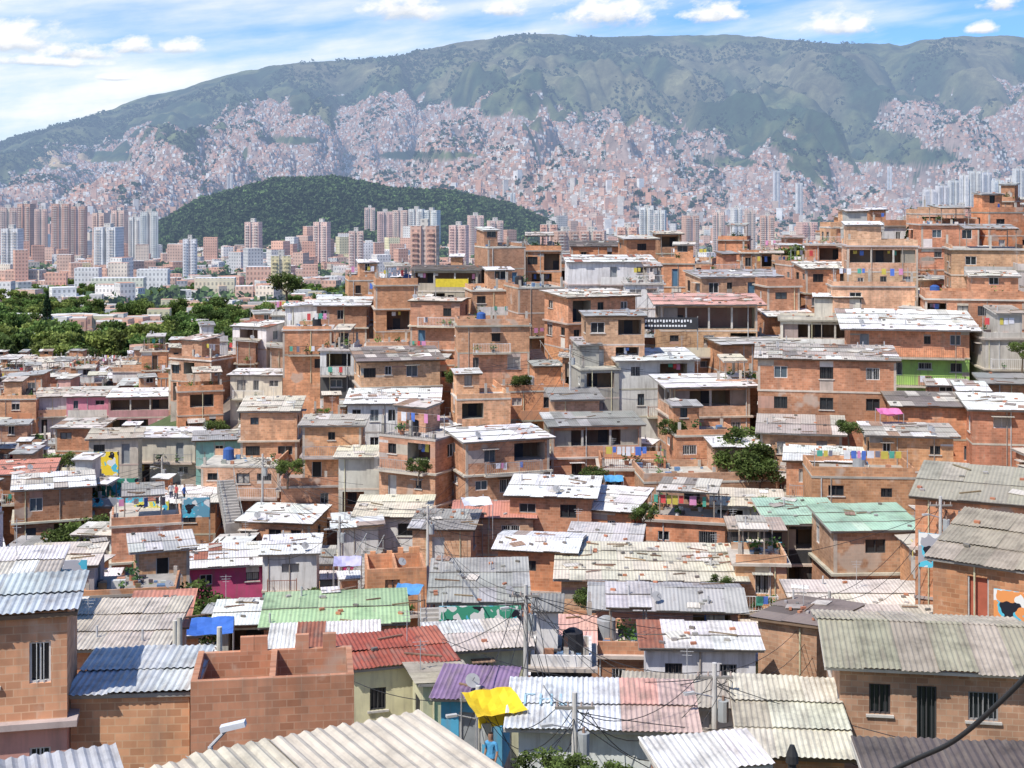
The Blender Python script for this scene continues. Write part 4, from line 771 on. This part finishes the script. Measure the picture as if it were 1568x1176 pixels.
A=np.array([[(u-UC)/F*r,r,-(v-HZ)/F*r-hh,wp/F*r,16,hh] for u,v,r,wp,hh,c in mbl]); boxes('institutional_buildings',A[:,0],A[:,1],A[:,2],A[:,3],A[:,4],A[:,5],np.full(len(A),.1),np.array([c for *_,c in mbl]),np.full((len(A),3),.7),['city','croof'])
def far_trees(name,x,y,z,hh,per,leaf,base=(.05,.09,.03)):
    n=len(x); C=np.repeat(np.stack([x,y,z+hh*.62],1),per,0); rr=np.repeat(hh,per)[:,None]; v=NR.normal(size=(n*per,3)); v/=np.linalg.norm(v,axis=1)[:,None]; v*=NR.rand(n*per,1)**.4
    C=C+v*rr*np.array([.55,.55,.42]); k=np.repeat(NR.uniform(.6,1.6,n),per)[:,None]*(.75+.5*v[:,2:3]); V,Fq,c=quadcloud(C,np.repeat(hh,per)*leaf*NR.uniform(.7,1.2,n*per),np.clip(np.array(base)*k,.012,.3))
    np_mesh(name,V,Fq,c,['dleaf'])
N=14000; y=np.sqrt(NR.uniform(950**2,3300**2,N)); u=NR.uniform(-120,1700,N); x=(u-UC)/F*y; m=(fbm(x/130,y/130,3,140)>.42); x,y=x[m],y[m]
far_trees('city_street_trees',x,y,terrain(x,y),NR.uniform(8,15,len(x)),24,.34,(.075,.125,.038))
N=8500; y=NR.uniform(2120,2950,N); u=NR.uniform(225,860,N); x=(u-UC)/F*y; z=terrain(x,y); m=z>-88
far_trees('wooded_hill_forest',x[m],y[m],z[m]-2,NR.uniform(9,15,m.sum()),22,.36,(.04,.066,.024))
N=60000; y=np.sqrt(NR.uniform(3300**2,9300**2,N)); s=NR.uniform(-.42,.42,N); x=s*y; z=terrain(x,y); m=fbm(x/240,y/240,4,150)>.5
far_trees('mountain_tree_clumps',x[m],y[m],z[m]-4,NR.uniform(9,22,m.sum()),7,.6,(.045,.075,.035))
def ntree(u,v,r,hgt,mesh=None,name='broadleaf_tree'):
    x=(u-UC)/F*r; zt=-(v-HZ)/F*r; me=mesh or R.choice(TS); s=hgt/6; o=bpy.data.objects.new(name,me); o.location=(x,r,zt-hgt*.98); o.scale=(s*1.1,s*1.1,s); o.rotation_euler=(0,0,R.uniform(0,6)); scene.collection.objects.link(o)
for a in [(272,882,86,5.0),(308,912,82,4.6),(255,905,88,3.8),(1240,366,172,7),(1272,372,176,6.5),(1215,374,178,6),(1290,380,170,5),(130,785,112,5),(112,800,110,4.5),(150,805,108,4),(1155,650,112,5.5),(1140,672,110,4.5),(1165,690,108,4),
 (910,712,110,2.6),(810,540,150,3),(795,570,136,2.5),(890,545,136,2.2),(1565,520,112,2.5),(560,432,178,7),(440,412,330,9),(830,1150,38,1.6),(870,1156,37,1.5),(935,1158,36,1.6),(405,490,175,3.5),(1500,900,60,1.5),(985,770,96,2),(470,900,88,2.5),(640,700,106,2),(330,640,150,3),(1100,880,80,1.6),(700,560,140,3),(1030,640,116,2.5),(560,600,135,2.5),(90,690,140,3),(440,700,116,2.5),(1180,760,98,2.2),(900,900,78,1.8),(600,960,70,2),(1300,640,105,2)]: ntree(*a)
def cypress(u,v,r,h):
    mb=MB(); mb.cyl((0,0,0),(0,0,h*.9),.25,.05,7,'bark',(.15,.11,.08)); n=900; t=NR.rand(n); P=np.zeros((n,3)); an=NR.uniform(0,6.28,n); rr=h*.17*(1-t)**.7*NR.uniform(.5,1.05,n); P[:,0]=np.cos(an)*rr; P[:,1]=np.sin(an)*rr; P[:,2]=h*(.08+.92*t)
    V,Fq,c=quadcloud(P,NR.uniform(.5,1.1,n),np.clip(np.array([.03,.06,.025])*NR.uniform(.6,1.5,(n,1)),.01,.2))
    for f,cc_ in zip(Fq,c): mb.poly([tuple(V[i]) for i in f],[(0,0)]*4,'leaf',tuple(cc_))
    x=(u-UC)/F*r; mb.build('cypress_tree',None,(x,r,-(v-HZ)/F*r-h))
for a in [(72,446,620,14),(1395,350,178,6)]: cypress(*a)
print('veg',time.time()-T0)
# ------------------------------------------------------------------ street furniture
POLES=[]
def pole(u,vt,r,h,arms=True,col=(.62,.60,.56)):
    x=(u-UC)/F*r; zt=-(vt-HZ)/F*r; mb=MB(); mb.cyl((0,0,0),(0,0,h),.13,.08,10,'conc',col)
    if arms:
        mb.box(-.6,.6,-.05,.05,h-.5,h-.42,'paint',(.3,.28,.25))
        for q in(-.52,-.2,.2,.52): mb.cyl((q,0,h-.42),(q,0,h-.28),.035,.025,6,'paint',(.5,.4,.35))
        mb.cyl((.26,-.15,h-1.8),(.26,-.15,h-1.15),.18,.18,10,'paint',(.4,.42,.42)); mb.cyl((.26,-.15,h-1.15),(.26,-.15,h-1.0),.05,.04,6,'paint',(.3,.2,.15))
        mb.cyl((0,0,h-1.1),(-.7,-.3,h-.85),.025,.025,5,'paint',(.5,.5,.5)); mb.obox((-1.0,-.45,h-.9),(.34,.13,0),(-.05,.13,0),(0,0,.08),'paint',(.55,.55,.53))
    mb.build('utility_pole',None,(x,r,zt-h)); POLES.append((x,r,zt-.3))
for a in [(805,895,57,7.5),(1094,1015,45,6),(655,775,93,8),(402,695,118,8),(873,528,128,8),(880,1060,42,5),(732,1050,46,5),(1008,440,150,7),(248,700,135,7),(1195,455,150,7),(1440,760,72,7),(520,790,98,6),(1270,905,72,6)]: pole(*a)
for a in [(275,945,46,4.5),(336,960,44,4),(268,950,50,4)]: pole(*a,arms=False,col=(.66,.62,.54))
cu=bpy.data.curves.new('overhead_cables','CURVE'); cu.dimensions='3D'; cu.bevel_depth=.014; cu.bevel_resolution=0
def cable(p,q,sag,rad=1):
    s=cu.splines.new('POLY'); n=14; s.points.add(n)
    for i in range(n+1):
        t=i/n; s.points[i].co=(p[0]+(q[0]-p[0])*t,p[1]+(q[1]-p[1])*t,p[2]+(q[2]-p[2])*t-sag*4*t*(1-t),1); s.points[i].radius=rad
pairs=[(0,1),(0,2),(0,5),(2,3),(2,4),(1,5),(1,12),(5,6),(0,12),(12,10),(4,7),(3,8),(7,9),(2,11),(3,11),(4,9),(0,6)]
for i,j in pairs:
    for k in range(3):
        o=(k-1)*.4; P,Q=POLES[i],POLES[j]; cable((P[0]+o,P[1],P[2]-.1*k),(Q[0]+o,Q[1],Q[2]-.15*k),1.0+.5*k)
for P in POLES[:13]:
    for k in range(6):
        an=R.uniform(0,6.28); L=R.uniform(6,13); cable((P[0],P[1],P[2]-R.uniform(0,.8)),(P[0]+math.cos(an)*L,P[1]+math.sin(an)*L,P[2]-R.uniform(1.2,3.2)),R.uniform(.3,.9))
mk_=bpy.data.materials.new('cable_black'); mk_.use_nodes=True; mk_.node_tree.nodes['Principled BSDF'].inputs['Base Color'].default_value=(.02,.02,.022,1); cu.materials.append(mk_)
scene.collection.objects.link(bpy.data.objects.new('overhead_cables',cu))
c2=bpy.data.curves.new('service_cable','CURVE'); c2.dimensions='3D'; c2.bevel_depth=.022; s=c2.splines.new('NURBS'); pts=[(1640,960,11.0),(1568,1042,11.4),(1510,1095,11.8),(1450,1148,12.2),(1400,1160,12.6),(1330,1200,13)]
s.points.add(len(pts)-1); s.use_endpoint_u=True
for i,(u,v,r) in enumerate(pts): s.points[i].co=((u-UC)/F*r,r,-(v-HZ)/F*r,1)
c2.materials.append(mk_); scene.collection.objects.link(bpy.data.objects.new('service_cable',c2))
mb=MB(); mb.cyl((0,0,-2.5),(0,0,-.14),.035,.035,10,'paint',(.03,.03,.03)); mb.cyl((0,0,-.14),(0,0,-.08),.055,.05,10,'paint',(.03,.03,.03)); mb.cyl((0,0,-.08),(0,0,0),.05,.02,10,'paint',(.03,.03,.03)); r=11.5; mb.build('gate_post',None,((1213-UC)/F*r,r,-(1141-HZ)/F*r))
mb=MB(); mb.cyl((0,0,-5),(0,0,-.35),.05,.045,8,'paint',(.5,.52,.54)); mb.cyl((0,0,-.35),(.28,-.05,-.05),.03,.03,6,'paint',(.5,.52,.54)); mb.obox((.2,-.13,-.07),(.42,0,.10),(0,.16,0),(-.02,0,.09),'paint',(.72,.75,.78)); r=24.; mb.build('street_lamp',None,((322-UC)/F*r,r,-(1112-HZ)/F*r))
def panel(name,u,v,r,w,h,mat,col,yaw=0,posts=True):
    mb=MB(); mb.box(-w/2,w/2,-.05,.05,-h,0,mat,col)
    if posts:
        for sx in(-w/2-.04,w/2-.06): mb.box(sx,sx+.1,.051,.15,-h-2,.1,'conc',(.4,.38,.35))
    mb.build(name,None,((u-UC)/F*r,r,-(v-HZ)/F*r),math.radians(yaw))
panel('yellow_mural_wall',158,692,132,2.8,2.2,'mural',(.85,.62,.05),5); panel('graffiti_wall',172,733,120,4.4,1.5,'mural',(.06,.3,.2),6); panel('graffiti_wall',182,762,117,4.6,.7,'mural',(.3,.32,.36),6)
panel('graffiti_wall',232,768,116,2.8,1.3,'mural',(.7,.62,.1),6); panel('graffiti_wall',300,762,115,2.2,1.6,'mural',(.15,.35,.45),6)
panel('museum_banner',1024,486,136,5.6,1.15,'paint',(.05,.05,.055),-2); panel('shop_banner',692,427,172,4.0,1.0,'paint',(.8,.62,.06),0)
panel('street_mural',735,928,78.8,4.6,1.8,'mural',(.06,.32,.2),1,False); panel('graffiti_wall',1160,830,88,3.0,1.3,'mural',(.03,.03,.035),-4,False)
panel('graffiti_wall',1437,818,70,1.9,1.7,'mural',(.35,.35,.38),-24); panel('graffiti_wall',98,858,82,2.6,.9,'mural',(.45,.45,.48),8,False)
panel('yellow_awning',762,1078,46,1.3,.7,'paint',(.85,.62,.03),20,False); panel('blue_painted_wall',800,1066,47,.9,1.0,'mural',(.1,.4,.7),-10,False)
panel('graffiti_wall',1548,905,55,1.3,1.5,'mural',(.75,.3,.1),-34,False)
def tarp(name,u,v,r,w,d,col,yaw=0):   # sagging sheet tied to four thin posts
    mb=MB(); n=7; P=lambda i,j:((i/n-.5)*w,(j/n-.5)*d,-.35*math.sin(math.pi*i/n)*math.sin(math.pi*j/n)+.25*j/n+.03*math.sin(i*2.1+j*1.3))
    for i in range(n):
        for j in range(n): mb.poly([P(i,j),P(i+1,j),P(i+1,j+1),P(i,j+1)],[(0,0)]*4,'paint',jit(col,.04))
    for i,j in((0,0),(n,0),(0,n),(n,n)): q=P(i,j); mb.cyl((q[0],q[1],q[2]-2.4),q,.025,.025,5,'paint',(.4,.4,.4))
    mb.build(name,None,((u-UC)/F*r,r,-(v-HZ)/F*r),math.radians(yaw))
tarp('blue_tarpaulin',318,962,72,2.6,2.2,(.06,.17,.55),10); tarp('yellow_tarpaulin',757,1080,45,1.7,1.6,(.85,.6,.03),20); tarp('lilac_sunshade',532,862,92,1.8,1.6,(.5,.48,.7),5); tarp('pink_tarpaulin',1362,632,108,1.8,1.4,(.7,.2,.4),0); tarp('blue_tarpaulin',625,905,84,1.6,1.4,(.1,.3,.6),-10); tarp('blue_tarpaulin',940,735,106,1.4,1.2,(.1,.35,.6),0); tarp('white_tarpaulin',730,770,98,2.0,1.6,(.75,.75,.76),10)
mb=MB()
for k in range(16):
    x0=-2.3+k*.29; mb.box(x0,x0+.16,-.075,-.055,-.5+.05*(k%3),-.22,'paint',(.85,.85,.85))
    if k<14: mb.box(x0,x0+.2,-.075,-.055,-.9,-.72,'paint',(.8,.8,.8))
mb.build('banner_lettering',None,((1024-UC)/F*136,136,-(486-HZ)/F*136),math.radians(-2))
def stairs(u,v,r,n,w,yaw,rail_c=(.4,.42,.4)):
    mb=MB()
    for i in range(n): mb.box(-w/2,w/2,-.3*i-.3,-.3*i,-.17*i-1.0,-.17*i,'conc',(.46,.43,.39))
    for sx in(-w/2,w/2-.04):
        for i in range(0,n,3): mb.box(sx,sx+.04,-.3*i-.2,-.3*i-.16,-.17*i,-.17*i+.9,'paint',rail_c)
        mb.obox((sx,-.3*n,-.17*n+.9),(.04,0,0),(0,.3*n,.17*n),(0,0,.04),'paint',rail_c)
    mb.build('concrete_staircase',None,((u-UC)/F*r,r,-(v-HZ)/F*r),math.radians(yaw))
stairs(815,535,146,22,1.8,25); stairs(1460,880,78,24,1.8,-20); stairs(345,735,118,16,1.4,20); stairs(575,838,99,14,1.4,-20); stairs(1420,850,80,8,2,10,(.7,.6,.2)); stairs(1160,1080,50,18,1.4,0); stairs(660,930,80,20,1.3,5)
# people
def person(u,v,r,shirt,pants,yaw,step=.18):
    x=(u-UC)/F*r; z=-(v-HZ)/F*r
    J={'pel':(0,0,.95,.13,.10),'wst':(0,0,1.1,.125,.09),'chs':(0,-.01,1.33,.15,.10),'nck':(0,-.01,1.47,.055,.055),'hd0':(0,-.02,1.57,.08,.09),'hd1':(0,-.02,1.68,.085,.095),'hd2':(0,-.02,1.75,.05,.055),
     'shL':(-.17,0,1.42,.06,.06),'elL':(-.23,.04+step*.3,1.15,.042,.042),'wrL':(-.24,-.06+step*.3,.92,.03,.03),'haL':(-.24,-.09+step*.3,.83,.035,.02),'shR':(.17,0,1.42,.06,.06),'elR':(.23,.04-step*.3,1.15,.042,.042),'wrR':(.24,-.1-step*.3,.93,.03,.03),'haR':(.24,-.14-step*.3,.84,.035,.02),
     'hpL':(-.09,0,.88,.095,.095),'knL':(-.10,-step*.7,.5,.06,.06),'anL':(-.10,-step*.6,.09,.04,.04),'ftL':(-.10,-step*.6-.16,.04,.04,.03),'hpR':(.09,0,.88,.095,.095),'knR':(.10,step*.2,.5,.06,.06),'anR':(.10,step*1.3,.11,.04,.04),'ftR':(.10,step*1.3-.15,.04,.04,.03)}
    K=list(J); Ed=[('pel','wst'),('wst','chs'),('chs','nck'),('nck','hd0'),('hd0','hd1'),('hd1','hd2'),('chs','shL'),('shL','elL'),('elL','wrL'),('wrL','haL'),('chs','shR'),('shR','elR'),('elR','wrR'),('wrR','haR'),('pel','hpL'),('hpL','knL'),('knL','anL'),('anL','ftL'),('pel','hpR'),('hpR','knR'),('knR','anR'),('anR','ftR')]
    me=bpy.data.meshes.new('body'); me.from_pydata([J[k][:3] for k in K],[(K.index(a),K.index(b_)) for a,b_ in Ed],[])
    o=bpy.data.objects.new('pedestrian',me); scene.collection.objects.link(o); mo=o.modifiers.new('Skin','SKIN')
    for i,k in enumerate(K): me.skin_vertices[0].data[i].radius=J[k][3:5]
    me.skin_vertices[0].data[0].use_root=True; o.modifiers.new('Sub','SUBSURF').levels=1; o.modifiers['Sub'].render_levels=1
    mt,nt,bs=newmat('clothed_person'); t=nt.nodes.new('ShaderNodeTexCoord'); sp=nt.nodes.new('ShaderNodeSeparateXYZ'); nt.links.new(t.outputs['Object'],sp.inputs[0]); zz=sp.outputs[2]
    c=nmix(nt,nmath(nt,'GREATER_THAN',zz,.96),pants,shirt); c=nmix(nt,nmath(nt,'GREATER_THAN',zz,1.47),c,(.35,.2,.13)); c=nmix(nt,nmath(nt,'GREATER_THAN',zz,1.70),c,(.02,.015,.012)); c=nmix(nt,nmath(nt,'LESS_THAN',zz,.08),c,(.6,.6,.6))
    arm=nmath(nt,'MULTIPLY',nmath(nt,'GREATER_THAN',nmath(nt,'ABSOLUTE',sp.outputs[0]),.195),nmath(nt,'LESS_THAN',zz,1.2)); c=nmix(nt,arm,c,(.35,.2,.13)); nt.links.new(c,bs.inputs['Base Color']); me.materials.append(mt)
    o.location=(x,r,z-1.75); o.rotation_euler=(0,0,math.radians(yaw))
for a in [(262,738,119,(.6,.6,.6),(.05,.06,.12),30),(270,740,118.5,(.5,.1,.1),(.1,.1,.12),-40),(282,741,118,(.1,.2,.5),(.05,.05,.05),80),(1466,905,72,(.7,.65,.6),(.1,.15,.3),160),(1150,1100,47,(.6,.12,.1),(.06,.07,.12),10),(752,1120,43,(.1,.35,.6),(.1,.08,.07),-30)]: person(*a)
# ------------------------------------------------------------------ sun, sky, camera
EL=math.radians(55); AZ=math.radians(224)   # azimuth clockwise from +Y : behind-left
sd=Vector((math.sin(AZ)*math.cos(EL),math.cos(AZ)*math.cos(EL),math.sin(EL)))
L=bpy.data.lights.new('sun','SUN'); L.energy=5.0; L.angle=math.radians(.53); L.color=(1,.945,.87); so=bpy.data.objects.new('sun',L); scene.collection.objects.link(so); so.rotation_euler=(-sd).to_track_quat('-Z','Y').to_euler()
w=bpy.data.worlds.new('World'); scene.world=w; w.use_nodes=True; nt=w.node_tree; bg=nt.nodes['Background']; bg.inputs[1].default_value=.13
sk=nt.nodes.new('ShaderNodeTexSky'); sk.sky_type='NISHITA'; sk.sun_disc=False; sk.sun_elevation=EL; sk.sun_rotation=AZ; sk.altitude=1500; sk.air_density=1.0; sk.dust_density=.6; sk.ozone_density=2
tc=nt.nodes.new('ShaderNodeTexCoord'); G=tc.outputs['Generated']; sp=nt.nodes.new('ShaderNodeSeparateXYZ'); nt.links.new(G,sp.inputs[0])
az=nmath(nt,'ARCTAN2',sp.outputs[0],sp.outputs[1]); el=nmath(nt,'ARCSINE',sp.outputs[2])
els=nmath(nt,'SUBTRACT',el,nmath(nt,'MULTIPLY',az,.12))
cv=nt.nodes.new('ShaderNodeCombineXYZ'); nt.links.new(az,cv.inputs[0]); nt.links.new(els,cv.inputs[1])
n1=nnoise(nt,cv.outputs[0],1.0,6,.55,(6,34,1)); n2=nnoise(nt,cv.outputs[0],1.0,6,.6,(60,100,1)); n3=nnoise(nt,cv.outputs[0],1.0,4,.5,(2.4,11,1))
left=nmath(nt,'MULTIPLY',nmath(nt,'SUBTRACT',.0,az),.36)
wis=nmath(nt,'ADD',nmath(nt,'ADD',nmath(nt,'MULTIPLY',n1,.55),nmath(nt,'MULTIPLY',n3,.55)),left)
wm=nramp(nt,wis,[(.45,.08),(.57,.55),(.70,.95)])
hi=nmath(nt,'SUBTRACT',1,nramp(nt,el,[(.25,0.0),(.6,.9)]))
wm=nmath(nt,'MULTIPLY',wm,hi)
cw=nramp(nt,nmath(nt,'ADD',nmath(nt,'MULTIPLY',n1,.8),nmath(nt,'MULTIPLY',n2,.2)),[(.36,(.64,.80,.92)),(.6,(.96,.98,1.0))])
sky=nmix(nt,1.0,sk.outputs[0],(.54,.88,1.32),'MULTIPLY')
base=nmix(nt,1.0,sky,(.12,.12,.12),'MULTIPLY'); col=nmix(nt,wm,base,cw)
def puff(col,u,v,wd,ht):
    a0=math.atan((u-UC)/F); e0=math.atan((HZ-v)/F*math.cos(a0)); dx=nmath(nt,'DIVIDE',nmath(nt,'SUBTRACT',az,a0),wd/2/F); dyr=nmath(nt,'SUBTRACT',el,e0)
    up=nmath(nt,'MAXIMUM',dyr,0); dn=nmath(nt,'MINIMUM',dyr,0); dy=nmath(nt,'ADD',nmath(nt,'DIVIDE',up,ht*.7/F),nmath(nt,'DIVIDE',dn,ht*.3/F))
    d=nmath(nt,'ADD',nmath(nt,'POWER',nmath(nt,'ABSOLUTE',dx),2.0),nmath(nt,'POWER',nmath(nt,'ABSOLUTE',dy),2.0)); d=nmath(nt,'ADD',nmath(nt,'SQRT',d),nmath(nt,'MULTIPLY_ADD',n2,-2.2,1.1))
    m=nramp(nt,d,[(.40,1.0),(1.0,0.0)]); t=nmath(nt,'ADD',nmath(nt,'MULTIPLY_ADD',dy,.45,.35),nmath(nt,'MULTIPLY_ADD',n2,1.0,-.5))
    c=nramp(nt,t,[(.0,(.52,.60,.72)),(.45,(.97,.98,1.0))]); return nmix(nt,m,col,c)
for a in [(620,16,130,54),(775,16,70,34),(935,26,165,58),(1092,26,110,40),(1283,44,124,42),(1532,8,70,30),(1505,46,54,20),(20,66,150,58),(120,84,120,26),(205,74,70,32),(275,76,94,26),(60,96,190,20),(175,120,60,12)]: col=puff(col,*a)
s=nt.nodes.new('ShaderNodeVectorMath'); s.operation='SCALE'; s.inputs['Scale'].default_value=1/.12; nt.links.new(col,s.inputs[0]); nt.links.new(s.outputs[0],bg.inputs[0])
cam=bpy.data.cameras.new('camera'); cam.sensor_width=36; cam.lens=F/1568*36; cam.shift_y=-(588-HZ)/1568; cam.clip_start=.5; cam.clip_end=60000
co=bpy.data.objects.new('camera',cam); scene.collection.objects.link(co); co.location=(0,0,0); co.rotation_euler=(math.radians(90),0,0); scene.camera=co
scene.view_settings.view_transform='Standard'; scene.view_settings.look='None'; scene.view_settings.exposure=0
print('done',time.time()-T0,len(bpy.data.objects))
